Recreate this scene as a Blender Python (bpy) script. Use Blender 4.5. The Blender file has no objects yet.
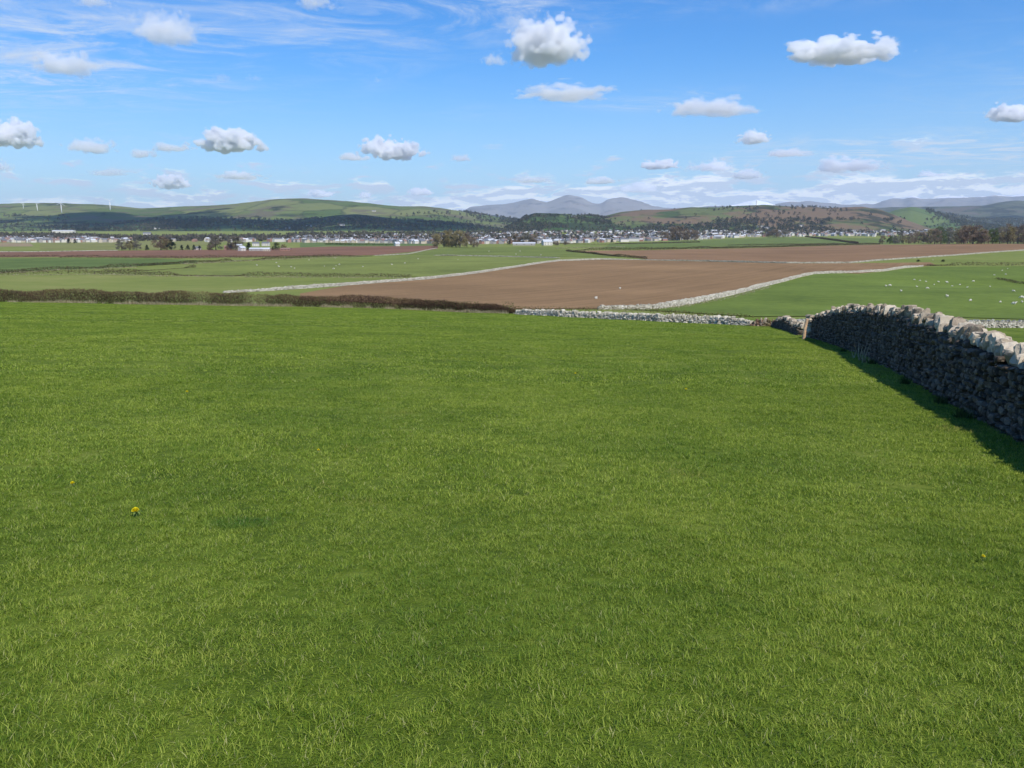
import bpy, bmesh, math, random
import numpy as np
from mathutils import Vector, Matrix
R = math.radians
random.seed(7)
rng = np.random.default_rng(7)
sc = bpy.context.scene
COL = sc.collection

# ------------------------------------------------------------------ camera, sky, sun, exposure
FPX, PITCH, EYE = 800.0, R(11.1), 1.6
cam = bpy.data.objects.new('camera', bpy.data.cameras.new('camera'))
COL.objects.link(cam)
cam.location = (0, 0, EYE)
cam.rotation_euler = (R(90) - PITCH, 0, 0)
cam.data.sensor_width = 36.0
cam.data.lens = FPX / 1024 * 36.0
cam.data.clip_start = 0.05
cam.data.clip_end = 120000
sc.camera = cam

SUN_EL, SUN_AZ = R(49), math.atan2(0.48, -0.877)      # azimuth from +Y towards +X : behind right
sdir = Vector((math.sin(SUN_AZ) * math.cos(SUN_EL), math.cos(SUN_AZ) * math.cos(SUN_EL), math.sin(SUN_EL)))
sl = bpy.data.lights.new('sun', 'SUN')
sl.energy = 5.0
sl.angle = R(0.5)
sl.color = (1.0, 0.95, 0.87)
so = bpy.data.objects.new('sun', sl)
so.rotation_euler = (-sdir).to_track_quat('-Z', 'Y').to_euler()
so.location = (30, -30, 60)
COL.objects.link(so)

sc.view_settings.view_transform = 'Standard'
sc.view_settings.look = 'None'
sc.view_settings.exposure = 0.0
sc.view_settings.gamma = 1.0
sc.render.engine = 'CYCLES'
sc.cycles.use_denoising = True
sc.cycles.max_bounces = 12
sc.cycles.volume_bounces = 7
sc.cycles.transparent_max_bounces = 16
sc.cycles.volume_step_rate = 0.55
sc.cycles.volume_max_steps = 1024
sc.cycles.sample_clamp_indirect = 6


def ray(px, py):
    """horizontal slope X/Y and vertical slope z/Y of the view ray through a photo pixel"""
    u, v = (px - 512) / FPX, (384 - py) / FPX
    y = math.cos(PITCH) + v * math.sin(PITCH)
    return u / y, (v * math.cos(PITCH) - math.sin(PITCH)) / y


class NT:
    """small node-tree helper"""
    def __init__(s, tree):
        s.t = tree
        tree.nodes.clear()

    def n(s, kind, ins=None, **props):
        nd = s.t.nodes.new(kind)
        for k, v in props.items():
            setattr(nd, k, v)
        for k, v in (ins or {}).items():
            sock = nd.inputs[k]
            if isinstance(v, bpy.types.NodeSocket):
                s.t.links.new(v, sock)
            else:
                sock.default_value = v
        return nd

    def math(s, op, a, b=0.0, c=0.0, clamp=False):
        nd = s.n('ShaderNodeMath', {0: a, 1: b, 2: c}, operation=op)
        nd.use_clamp = clamp
        return nd.outputs[0]

    def vmath(s, op, a, b=(0, 0, 0)):
        nd = s.n('ShaderNodeVectorMath', {0: a, 1: b}, operation=op)
        return nd.outputs['Value'] if op in ('LENGTH', 'DOT_PRODUCT', 'DISTANCE') else nd.outputs[0]

    def noise(s, vec, scale, detail=4.0, rough=0.55, dist=0.0, out='Fac'):
        return s.n('ShaderNodeTexNoise', {'Vector': vec, 'Scale': scale, 'Detail': detail, 'Roughness': rough, 'Distortion': dist}).outputs[out]

    def ramp(s, fac, stops, mode='LINEAR'):
        nd = s.n('ShaderNodeValToRGB', {'Fac': fac})
        nd.color_ramp.interpolation = mode
        el = nd.color_ramp.elements
        while len(el) < len(stops):
            el.new(0.5)
        for e, (p, c) in zip(el, stops):
            e.position = p
            e.color = (*c, 1) if len(c) == 3 else c
        return nd.outputs[0]

    def mix(s, fac, a, b, mode='MIX'):
        nd = s.n('ShaderNodeMix', data_type='RGBA', blend_type=mode)
        for idx, v in ((0, fac), (6, a), (7, b)):
            if isinstance(v, bpy.types.NodeSocket):
                s.t.links.new(v, nd.inputs[idx])
            else:
                nd.inputs[idx].default_value = v if idx == 0 else (*v, 1)
        return nd.outputs[2]

    def step(s, x, a, b):
        return s.n('ShaderNodeMapRange', {'Value': x, 'From Min': a, 'From Max': b, 'To Min': 0.0, 'To Max': 1.0}, interpolation_type='SMOOTHSTEP').outputs[0]

    def sep(s, v):
        return s.n('ShaderNodeSeparateXYZ', {0: v}).outputs

    def comb(s, x, y, z):
        return s.n('ShaderNodeCombineXYZ', {0: x, 1: y, 2: z}).outputs[0]


world = bpy.data.worlds.new('World')
sc.world = world
world.use_nodes = True
w = NT(world.node_tree)
sky = w.n('ShaderNodeTexSky', sky_type='NISHITA', sun_disc=False, sun_elevation=SUN_EL, sun_rotation=SUN_AZ,
          altitude=80.0, air_density=1.15, dust_density=0.1, ozone_density=4.5)
skyc = w.n('ShaderNodeHueSaturation', {'Saturation': 1.32, 'Value': 1.18, 'Color': sky.outputs[0]}).outputs[0]
skyc = w.mix(1.0, skyc, (0.57, 0.79, 1.03), 'MULTIPLY')
gen = w.n('ShaderNodeTexCoord').outputs['Generated']
dx, dy, dz = w.sep(gen)
zc = w.math('MAXIMUM', dz, 0.012)
# cirrus: thin ice cloud lying on a high flat layer, seen in perspective
U, V = w.math('DIVIDE', dx, zc), w.math('DIVIDE', dy, zc)
layer = w.comb(w.math('ADD', w.math('MULTIPLY', U, 0.75), w.math('MULTIPLY', V, 0.30)), w.math('SUBTRACT', w.math('MULTIPLY', V, 1.05), w.math('MULTIPLY', U, 0.25)), 3.1)
fib = w.noise(layer, 1.3, 10, 0.70, 1.6)
big = w.noise(w.comb(U, V, 7.7), 0.16, 3, 0.5)
az = w.math('ARCTAN2', dx, dy)
el = w.math('ARCSINE', dz)


def blob(a0, e0, sa, se):
    """soft window in azimuth / elevation (radians)"""
    a = w.math('DIVIDE', w.math('SUBTRACT', az, a0), sa)
    e = w.math('DIVIDE', w.math('SUBTRACT', el, e0), se)
    q = w.math('ADD', w.math('MULTIPLY', a, a), w.math('MULTIPLY', e, e))
    return w.math('EXPONENT', w.math('MULTIPLY', q, -1.0))


def direc(px, py):
    a, b = ray(px, py)
    return math.atan(a), math.atan(b / math.hypot(1, a))


def blobpx(px, py, wx, wy, k=1.0):
    a, e = direc(px, py)
    return w.math('MULTIPLY', blob(a, e, wx / 860, wy / 800), k)


veil = None
for px, py, wx, wy, k in ((110, 45, 190, 34, 0.95), (330, 22, 170, 22, 0.6), (480, 6, 140, 22, 0.9), (40, 75, 90, 14, 0.7), (300, 60, 110, 10, 0.35),
                          (640, 105, 60, 5, 0.8), (690, 92, 50, 4, 0.7), (900, 152, 130, 12, 1.2), (1020, 150, 90, 14, 0.9),
                          (-250, 60, 200, 60, 0.7), (1250, 60, 200, 50, 0.5), (800, 150, 90, 8, 0.6), (470, 112, 60, 6, 0.25), (760, 5, 120, 8, 0.4)):
    b = blobpx(px, py, wx, wy, k)
    veil = b if veil is None else w.math('ADD', veil, b)
cir = w.math('MULTIPLY', w.step(fib, 0.40, 0.78), veil)
cir = w.math('MULTIPLY', cir, 1.25, clamp=True)
# far banks of broken cloud low over the mountains
# (in true perspective: a broken layer 1.4 km up, more than 20 km away)
hz = w.comb(w.math('MULTIPLY', az, 18.0), w.math('MULTIPLY', el, 75.0), 1.7)
puffn = w.noise(hz, 1.0, 8, 0.6, 0.25)
band = w.math('MULTIPLY', w.step(el, R(5.2), R(1.3)), w.step(az, -0.75, 0.3))
band = w.math('ADD', w.math('MULTIPLY', band, 0.75), w.math('MULTIPLY', w.step(el, R(3.0), R(0.8)), 0.42))
puff = w.step(w.math('ADD', puffn, w.math('MULTIPLY', band, 0.30)), 0.58, 0.70)
puff = w.math('MULTIPLY', puff, w.step(el, R(6.6), R(4.2)))
toneA = w.noise(w.comb(w.math('MULTIPLY', az, 18.0), w.math('MULTIPLY', w.math('SUBTRACT', el, 0.005), 75.0), 1.7), 1.0, 8, 0.6, 0.25)
lit = w.step(w.math('SUBTRACT', toneA, puffn), -0.03, 0.035)
pcol = w.mix(lit, (5.3, 6.0, 7.3), (9.2, 9.4, 9.8))  # sunlit tops and shaded bases painted into the cloud bank colour
skyc = w.mix(w.math('MULTIPLY', w.step(el, R(12), R(0.0)), 0.5), skyc, (3.7, 5.0, 7.6))
c1 = w.mix(w.math('MULTIPLY', puff, 0.85), skyc, pcol)
c2 = w.mix(w.math('MULTIPLY', cir, 0.72), c1, (5.8, 6.4, 7.4))
w.n('ShaderNodeOutputWorld', {'Surface': w.n('ShaderNodeBackground', {'Color': c2, 'Strength': 0.125}).outputs[0]})

# ------------------------------------------------------------------ helpers


def fbm(x, y, scale, octaves=4, seed=0):
    """vectorised value noise, 0..1"""
    x, y = np.asarray(x, float) / scale, np.asarray(y, float) / scale
    tot, amp, s = 0, 1.0, 0
    for o in range(octaves):
        xi, yi = np.floor(x), np.floor(y)
        fx, fy = x - xi, y - yi
        fx, fy = fx * fx * (3 - 2 * fx), fy * fy * (3 - 2 * fy)

        def h(a, b):
            v = np.sin(a * 127.1 + b * 311.7 + (seed + o) * 74.7) * 43758.5453
            return v - np.floor(v)
        n = (h(xi, yi) * (1 - fx) + h(xi + 1, yi) * fx) * (1 - fy) + (h(xi, yi + 1) * (1 - fx) + h(xi + 1, yi + 1) * fx) * fy
        tot = tot + n * amp
        s += amp
        amp *= 0.5
        x, y = x * 2.03, y * 2.03
    return tot / s


def sstep(x, a, b):
    t = np.clip((np.asarray(x, float) - a) / (b - a), 0, 1)
    return t * t * (3 - 2 * t)


KY = np.array([-400, 0, 100, 114, 135, 180, 240, 330, 480, 850, 1200, 1600, 2000, 2600, 3500, 6000, 60000.])
KZ = np.array([36, 0, -9, -10.0, -11.4, -13.4, -15.3, -16.9, -18.8, -22.1, -25.5, -29.4, -29.6, -24, -17, -20, -30.])
_t = np.linspace(math.asinh(-400 / 40), math.asinh(60000 / 40), 4000)
_z = np.interp(np.sinh(_t) * 40, KY, KZ)
_k = np.exp(-np.linspace(-2.5, 2.5, 61) ** 2 / 1.0)
_k /= _k.sum()
_z = np.convolve(np.pad(_z, 30, mode='edge'), _k, 'valid')


def H(x, y):
    x, y = np.asarray(x, float), np.asarray(y, float)
    z = np.interp(np.arcsinh(y / 40), _t, _z)
    near = 1 - sstep(y, 100, 190)
    z = z - 0.022 * np.clip(x, -150, 150) * near
    z = z + (fbm(x, y, 7.0, 3, 3) - 0.5) * 0.22 * (1 - sstep(y, 90, 140)) * sstep(y, 3, 14)
    z = z + (fbm(x, y, 260.0, 3, 9) - 0.5) * 2.2 * sstep(y, 200, 500)
    s = x / np.maximum(y, 50)
    z = z + 5.5 * sstep(s, 0.36, 0.60) * np.exp(-((y - 880) / 330) ** 2)
    z = z - 1.6 * np.exp(-((x - 150) / 38) ** 2 - ((y - 248) / 30) ** 2)     # hollow in the sheep pasture
    return z


def h1(x, y):
    return float(H(x, y))


def G(px, py, ymax=9000):
    """ground point seen at a photo pixel (measured once, then built in the world)"""
    a, b = ray(px, py)
    Y = np.geomspace(1.0, ymax, 6000)
    d = EYE + b * Y - H(a * Y, Y)
    i = np.argmax(d < 0)
    if d[i] >= 0:
        i = len(Y) - 1
    y = Y[i]
    return Vector((a * y, y, h1(a * y, y)))


def new_obj(name, me, mat=None, parent=None, loc=None):
    o = bpy.data.objects.new(name, me)
    COL.objects.link(o)
    if mat and me:
        if isinstance(mat, (list, tuple)):
            for m in mat:
                me.materials.append(m)
        else:
            me.materials.append(mat)
    if parent:
        o.parent = parent
    if loc is not None:
        o.location = loc
    return o


def mesh_np(name, verts, faces, col=None, smooth=False, mats=None):
    """verts (n,3); faces: (m,k) array or list of arrays with different k; col per vertex grey"""
    me = bpy.data.meshes.new(name)
    verts = np.asarray(verts, np.float32)
    if not isinstance(faces, list):
        faces = [faces]
    faces = [np.asarray(f, np.int32) for f in faces if len(f)]
    nl = sum(f.size for f in faces)
    nf = sum(len(f) for f in faces)
    me.vertices.add(len(verts))
    me.vertices.foreach_set('co', verts.ravel())
    me.loops.add(nl)
    me.loops.foreach_set('vertex_index', np.concatenate([f.ravel() for f in faces]))
    me.polygons.add(nf)
    tot = np.concatenate([np.full(len(f), f.shape[1], np.int32) for f in faces])
    me.polygons.foreach_set('loop_start', np.concatenate([[0], np.cumsum(tot)[:-1]]).astype(np.int32))
    me.polygons.foreach_set('loop_total', tot)
    if mats is not None:
        me.polygons.foreach_set('material_index', np.asarray(mats, np.int32))
    me.polygons.foreach_set('use_smooth', np.full(nf, smooth, bool))
    me.update(calc_edges=True)
    if col is not None:
        at = me.attributes.new('tone', 'FLOAT', 'POINT')
        at.data.foreach_set('value', np.asarray(col, np.float32))
    return me


def tag(o, label=None, cat=None, group=None, kind=None):
    for k, v in (('label', label), ('category', cat), ('group', group), ('kind', kind)):
        if v:
            o[k] = v
    return o


def empty(name, loc, label, cat, group=None, rz=0.0):
    o = bpy.data.objects.new(name, None)
    o.empty_display_size = 0.3
    COL.objects.link(o)
    o.location = loc
    o.rotation_euler = (0, 0, rz)
    return tag(o, label, cat, group)


def copy_tree(o, loc, rz=0.0, scale=None):
    c = o.copy()
    COL.objects.link(c)
    c.location = loc
    c.rotation_euler = (0, 0, rz)
    if scale is not None:
        c.scale = scale if hasattr(scale, '__len__') else (scale,) * 3
    for ch in list(o.children):
        d = ch.copy()
        COL.objects.link(d)
        d.parent = c
        for g in list(ch.children):
            e = g.copy()
            COL.objects.link(e)
            e.parent = d
    return c


def material(name):
    m = bpy.data.materials.new(name)
    m.use_nodes = True
    return m, NT(m.node_tree)


def finish(n, color, rough=0.9, bump=None, bstr=0.3, bdist=0.05, trans=0.0, spec=0.2):
    ins = {'Base Color': color, 'Roughness': rough, 'Specular IOR Level': spec}
    if bump is not None:
        ins['Normal'] = n.n('ShaderNodeBump', {'Height': bump, 'Strength': bstr, 'Distance': bdist}).outputs[0]
    sh = n.n('ShaderNodeBsdfPrincipled', ins).outputs[0]
    if trans:
        tr = n.n('ShaderNodeBsdfTranslucent', {'Color': color}).outputs[0]
        sh = n.n('ShaderNodeMixShader', {0: trans, 1: sh, 2: tr}).outputs[0]
    n.n('ShaderNodeOutputMaterial', {'Surface': sh})


def plain(name, c, rough=0.8, var=0.25, scale=3.0):
    m, n = material(name)
    p = n.n('ShaderNodeTexCoord').outputs['Object']
    f = n.noise(p, scale, 5, 0.6)
    lo, hi = tuple(v * (1 - var) for v in c), tuple(min(1, v * (1 + var)) for v in c)
    finish(n, n.ramp(f, [(0.3, lo), (0.7, hi)]), rough, f, 0.3, 0.02)
    return m


def c3(r, g, b):
    return (r, g, b)


# ------------------------------------------------------------------ ground materials
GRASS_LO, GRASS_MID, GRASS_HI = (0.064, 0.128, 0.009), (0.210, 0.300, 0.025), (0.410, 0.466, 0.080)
m_turf, n = material('turf')
pos = n.n('ShaderNodeNewGeometry').outputs['Position']
wide = n.noise(pos, 0.9, 5, 0.6)
wide2 = n.noise(pos, 0.13, 4, 0.55)
fine = n.noise(pos, 11.0, 6, 0.7)
vfine = n.noise(pos, 60.0, 3, 0.7)
f = n.math('ADD', n.math('MULTIPLY', wide, 0.40), n.math('ADD', n.math('MULTIPLY', fine, 0.35), n.math('MULTIPLY', wide2, 0.25)))
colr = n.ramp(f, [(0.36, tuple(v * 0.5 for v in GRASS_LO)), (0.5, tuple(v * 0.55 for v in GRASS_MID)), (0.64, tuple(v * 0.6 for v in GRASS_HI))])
colr = n.mix(n.math('MULTIPLY', n.step(vfine, 0.45, 0.75), 0.35), colr, (0.17, 0.20, 0.05))
finish(n, colr, 0.95, n.math('ADD', n.math('MULTIPLY', fine, 0.6), n.math('MULTIPLY', vfine, 0.4)), 0.7, 0.08, spec=0.1)

# far pasture
m_past, n = material('pasture')
pos = n.n('ShaderNodeNewGeometry').outputs['Position']
a = n.noise(pos, 0.012, 5, 0.6)
b = n.noise(pos, 0.11, 5, 0.65)
cc = n.noise(pos, 1.3, 4, 0.7)
f = n.math('ADD', n.math('MULTIPLY', a, 0.45), n.math('ADD', n.math('MULTIPLY', b, 0.35), n.math('MULTIPLY', cc, 0.2)))
colr = n.ramp(f, [(0.34, (0.120, 0.152, 0.032)), (0.5, (0.180, 0.208, 0.045)), (0.64, (0.245, 0.240, 0.075))])
finish(n, colr, 0.95, cc, 0.5, 0.1, spec=0.1)


def green_field(name, c, var=0.28):
    m, n = material(name)
    pos = n.n('ShaderNodeNewGeometry').outputs['Position']
    a = n.noise(pos, 0.03, 5, 0.6)
    b = n.noise(pos, 0.5, 5, 0.7)
    f = n.math('ADD', n.math('MULTIPLY', a, 0.55), n.math('MULTIPLY', b, 0.45))
    lo, hi = tuple(v * (1 - var) for v in c), (c[0] * (1 + var * 1.3), c[1] * (1 + var), c[2] * (1 + var * 1.3))
    finish(n, n.ramp(f, [(0.36, lo), (0.64, hi)]), 0.95, b, 0.5, 0.15, spec=0.1)
    return m


def plough(name, c, ang):
    m, n = material(name)
    pos = n.n('ShaderNodeNewGeometry').outputs['Position']
    rot = n.n('ShaderNodeVectorRotate', {'Vector': pos, 'Angle': ang}, rotation_type='Z_AXIS').outputs[0]
    x, y, z = n.sep(rot)
    streak = n.noise(n.comb(n.math('MULTIPLY', x, 0.35), n.math('MULTIPLY', y, 0.012), 0.0), 1.0, 5, 0.65)
    a = n.noise(pos, 0.014, 5, 0.6)
    b = n.noise(pos, 0.9, 6, 0.75)
    f = n.math('ADD', n.math('MULTIPLY', streak, 0.35), n.math('ADD', n.math('MULTIPLY', a, 0.4), n.math('MULTIPLY', b, 0.25)))
    lo, hi = tuple(v * 0.66 for v in c), tuple(v * 1.32 for v in c)
    finish(n, n.ramp(f, [(0.36, lo), (0.64, hi)]), 1.0, b, 0.8, 0.12, spec=0.05)
    return m


# ------------------------------------------------------------------ the ground sheet
def ground_sheet():
    ys = np.concatenate([-np.geomspace(300, 4, 14), np.linspace(-2, 30, 90), np.geomspace(30.6, 4200, 260), np.geomspace(4400, 28500, 14)])
    ss = np.linspace(-1, 1, 141)
    ss = np.sign(ss) * np.abs(ss) ** 1.25 * 1.0
    Y, S = np.meshgrid(ys, ss, indexing='ij')
    X = S * (np.abs(Y) * 0.95 + 30)
    Z = H(X, Y)
    nr, nc = Y.shape
    idx = np.arange(nr * nc).reshape(nr, nc)
    f = np.stack([idx[:-1, :-1], idx[:-1, 1:], idx[1:, 1:], idx[1:, :-1]], -1).reshape(-1, 4)
    ymid = (Y[:-1, :-1] + Y[1:, 1:]).ravel() / 2
    mats = (ymid > 105).astype(int)
    me = mesh_np('ground', np.stack([X, Y, Z], -1).reshape(-1, 3), f, smooth=True, mats=mats)
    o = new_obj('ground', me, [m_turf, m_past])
    tag(o, kind='structure')
    return o


ground_sheet()


def field(name, pix, mat, off=0.12, label=None):
    """a sheet of land draped on the ground; outline measured from the photo"""
    pts = [G(*p) for p in pix]
    bm = bmesh.new()
    bm.faces.new([bm.verts.new((p.x, p.y, 0)) for p in pts])
    ys = [p.y for p in pts]
    xs = [p.x for p in pts]
    y = min(ys) * 1.01
    while y < max(ys):
        g = bm.verts[:] + bm.edges[:] + bm.faces[:]
        bmesh.ops.bisect_plane(bm, geom=g, plane_co=(0, y, 0), plane_no=(0, 1, 0))
        y *= 1.022
    stepx = (max(xs) - min(xs)) / 46
    for i in range(1, 46):
        g = bm.verts[:] + bm.edges[:] + bm.faces[:]
        bmesh.ops.bisect_plane(bm, geom=g, plane_co=(min(xs) + i * stepx, 0, 0), plane_no=(1, 0, 0))
    bmesh.ops.triangulate(bm, faces=bm.faces[:])
    co = np.array([v.co[:] for v in bm.verts])
    z = H(co[:, 0], co[:, 1]) + off
    for v, zz in zip(bm.verts, z):
        v.co.z = zz
    for fc in bm.faces:
        if fc.normal.z < 0:
            fc.normal_flip()
        fc.smooth = True
    me = bpy.data.meshes.new(name)
    bm.to_mesh(me)
    bm.free()
    o = new_obj(name, me, mat)
    tag(o, kind='structure')
    return o


BR1 = plough('ploughed_soil', (0.240, 0.150, 0.074), 0.5)
BR2 = plough('ploughed_soil_red', (0.230, 0.140, 0.074), -0.7)
BR3 = plough('ploughed_soil_left', (0.195, 0.105, 0.066), 1.2)
wallB = [(225, 293), (268, 291), (313, 288), (345, 285.6), (380, 283), (428, 279.4), (477, 273.5), (516, 267.5), (540, 263.6), (560, 261), (600, 259.6), (640, 260)]
wallC = [(640, 260), (706, 261.5), (740, 262.3), (788, 263.3), (849, 263.2), (880, 260.6), (901, 259.2), (952, 255.8), (1024, 250.6), (1120, 246)]
wallD = [(600, 309.5), (653, 309), (696, 303), (720, 297.8), (740, 293), (770, 285), (798, 277.5), (814, 274.2), (832, 273.4), (858, 272.9), (884, 271.3), (905, 268), (923, 266.5)]
field('ploughed_field', [(300, 294), (345, 286), (380, 283.2), (428, 279.6), (477, 273.7), (516, 267.7), (540, 263.8), (560, 261.2), (600, 259.8), (640, 260.2),
                         (706, 261.7), (740, 262.5), (788, 263.5), (849, 263.4), (930, 262.5), (936, 265.5), (923, 266.3), (905, 267.8), (884, 271), (858, 273.8), (832, 272.6), (814, 273.4), (798, 277.3),
                         (770, 284.8), (740, 292.8), (720, 297.6), (696, 302.8), (653, 308.8), (600, 309.3), (520, 309.5), (420, 305), (300, 300)], BR1)
field('ploughed_field', [(575, 251), (640, 250.3), (700, 249), (788, 247), (880, 244.6), (960, 244), (1040, 243.6), (1140, 243.2), (1120, 246), (1024, 250.4), (952, 255.6), (901, 259),
                         (880, 260.4), (849, 263), (788, 263.1), (740, 262.1), (706, 261.3), (650, 259.6), (618, 256)], BR2, 0.10)
field('ploughed_field', [(60, 251.5), (150, 250.4), (230, 249.8), (290, 248), (330, 246.6), (438, 245.8), (438, 248.6), (420, 251.5), (375, 255.3), (320, 256), (250, 257), (180, 258), (60, 257), (-60, 257.5), (-60, 252.5)], BR3, 0.10)
field('ploughed_field', [(-60, 243.2), (30, 243.2), (34, 246.4), (-60, 247)], plough('stubble_soil', (0.26, 0.20, 0.115), 0.2), 0.10)
field('pasture_field', [(-60, 259), (60, 258), (150, 258.6), (200, 260.5), (196, 263), (137, 266.5), (98, 269), (59, 270), (0, 272.4), (-60, 273)], green_field('pasture_cool', (0.100, 0.145, 0.034)), 0.10)
field('pasture_field', [(200, 265.5), (300, 259.5), (380, 256.4), (440, 255.6), (560, 257.5), (556, 259.8), (540, 263.2), (516, 267), (477, 273), (428, 278.8), (415, 276.6), (250, 276), (100, 274), (98, 270), (137, 267.3)],
      green_field('pasture_sheep', (0.158, 0.190, 0.042)), 0.10)
field('pasture_field', [(620, 309.9), (653, 309.9), (696, 304), (720, 298.6), (740, 293.8), (770, 285.8), (798, 278.3), (814, 274.4), (832, 273.6), (858, 274.8), (884, 272), (905, 268.8), (930, 267), (1024, 266.5), (1110, 268),
                        (1110, 322), (1000, 319), (860, 316), (752, 317), (680, 312.5)], green_field('pasture_bright', (0.118, 0.168, 0.026)), 0.10)
field('pasture_field', [(380, 255), (438, 249.2), (460, 247.3), (560, 247.5), (580, 251.5), (640, 257), (560, 256.9), (440, 255.2)], green_field('pasture_mid', (0.135, 0.170, 0.036)), 0.10)
field('pasture_field', [(610, 243.6), (700, 240.4), (780, 237.5), (870, 238.2), (900, 240), (905, 243.8), (860, 244.3), (700, 248.4), (600, 249.6)], green_field('pasture_far', (0.115, 0.155, 0.034)), 0.10)
field('pasture_field', [(40, 243.2), (105, 242.6), (190, 236.8), (240, 238.2), (205, 245), (190, 249.6), (40, 249.8)], green_field('pasture_left', (0.18, 0.19, 0.055)), 0.10)
field('pasture_field', [(300, 242.8), (380, 243.3), (440, 244.2), (436, 245.6), (330, 246.2), (300, 247.3)], green_field('pasture_strip', (0.105, 0.150, 0.040)), 0.10)

# ------------------------------------------------------------------ hills and mountains


def hill_material(name, greens, wood, bracken, cell=260.0, wood_amt=0.5, brk_amt=0.5, snow=None, hedges=True, seed=0.0):
    m, n = material(name)
    pos0 = n.n('ShaderNodeNewGeometry').outputs['Position']
    pos = n.vmath('ADD', pos0, (seed * 911.0, seed * 577.0, 0.0))
    warp = n.n('ShaderNodeTexNoise', {'Vector': pos, 'Scale': 0.0035, 'Detail': 3.0}).outputs['Color']
    wp = n.vmath('ADD', pos, n.vmath('MULTIPLY', n.vmath('SUBTRACT', warp, (0.5, 0.5, 0.5)), (220, 220, 0)))
    x, y, z = n.sep(wp)
    flat = n.comb(x, n.math('MULTIPLY', y, 0.55), 0.0)
    vor = n.n('ShaderNodeTexVoronoi', {'Vector': flat, 'Scale': 1.0 / cell, 'Randomness': 0.9}, voronoi_dimensions='2D')
    edge = n.n('ShaderNodeTexVoronoi', {'Vector': flat, 'Scale': 1.0 / cell, 'Randomness': 0.9}, voronoi_dimensions='2D', feature='DISTANCE_TO_EDGE').outputs['Distance']
    rnd = n.sep(vor.outputs['Color'])[0]
    fine = n.noise(pos, 0.02, 6, 0.7)
    mid = n.noise(pos, 0.0032, 5, 0.62)
    c = n.ramp(n.math('ADD', n.math('MULTIPLY', rnd, 0.6), n.math('MULTIPLY', fine, 0.4)), [(0.25, greens[0]), (0.5, greens[1]), (0.75, greens[2])])
    if hedges:
        hed = n.math('MULTIPLY', n.step(edge, 0.055, 0.015), 0.55)
        c = n.mix(hed, c, (0.035, 0.045, 0.02))
    brk = n.step(n.noise(n.vmath('ADD', pos, (3300, 120, 0)), 0.0028, 6, 0.65), 0.62 - 0.25 * brk_amt, 0.70 - 0.25 * brk_amt)
    c = n.mix(n.math('MULTIPLY', brk, 0.9 if brk_amt > 0 else 0.0), c, bracken)
    wd = n.step(n.math('ADD', n.math('MULTIPLY', mid, 0.85), n.math('MULTIPLY', fine, 0.15)), 0.64 - 0.25 * wood_amt, 0.67 - 0.25 * wood_amt)
    c = n.mix(n.math('MULTIPLY', wd, 0.85 if wood_amt > 0 else 0.0), c, wood)
    if snow:
        zz = n.sep(pos0)[2]
        s = n.step(n.math('ADD', zz, n.math('MULTIPLY', n.math('SUBTRACT', n.noise(pos0, 0.004, 6, 0.7), 0.5), snow[1])), snow[0], snow[0] + 40)
        c = n.mix(s, c, (0.80, 0.82, 0.86))
    finish(n, c, 0.95, n.math('ADD', fine, n.math('MULTIPLY', wd, 0.4)), 0.6, 12.0, spec=0.05)
    return m


HILLS = {}


def hill(name, ridge, dist, foot, back, mat, rough=0.05, zfoot=None, power=1.25, seed=1, cols=220, rows=60, nscale=500.0):
    px = np.array([r[0] for r in ridge], float)
    py = np.array([r[1] for r in ridge], float)
    s = np.linspace(px[0], px[-1], cols)
    # smooth interpolation of the ridge line
    yy = np.interp(s, px, py)
    k = np.array([1, 4, 6, 4, 1]) / 16.0
    for _ in range(1):
        yy = np.convolve(np.pad(yy, 2, mode='edge'), k, 'valid')
    yy = yy + (fbm(s, s * 0 + seed, 9.0, 4, seed) - 0.5) * (0.9 if name == 'mountain' else 0.5)
    a = np.array([ray(p, q) for p, q in zip(s, yy)])
    t = np.concatenate([np.linspace(0, 1, rows), np.linspace(1, 2, rows // 3)[1:]])
    Yr = np.where(t <= 1, foot + (dist - foot) * t, dist + (back - dist) * (t - 1))
    Y, A = np.meshgrid(Yr, a[:, 0], indexing='ij')
    X = Y * A
    zf = H(X, Y) - 4 if zfoot is None else np.full_like(X, zfoot)
    zr = EYE + a[:, 1][None, :] * dist
    T = np.repeat(t[:, None], len(s), 1)
    shp = np.where(T <= 1, np.sin(np.clip(T, 0, 1) * math.pi / 2) ** power, np.cos(np.clip(T - 1, 0, 1) * math.pi / 2) ** 0.8)
    nz = (fbm(X, Y, nscale, 5, seed) - 0.5) * 2
    hh = np.maximum(zr - zf, 0)
    Z = zf + hh * shp + nz * hh * rough * np.sin(np.clip(T, 0, 1) * math.pi) * 2
    Z = Z + (fbm(X, Y, nscale * 0.18, 3, seed + 5) - 0.5) * hh * rough * 0.35 * np.minimum(T * 3, 1)
    nr, nc = Y.shape
    idx = np.arange(nr * nc).reshape(nr, nc)
    f = np.stack([idx[:-1, :-1], idx[:-1, 1:], idx[1:, 1:], idx[1:, :-1]], -1).reshape(-1, 4)
    o = new_obj(name, mesh_np(name, np.stack([X, Y, Z], -1).reshape(-1, 3), f, smooth=True), mat)
    tag(o, kind='structure')
    HILLS[name + str(seed)] = (Yr, a[:, 0], Z)
    return o


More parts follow.
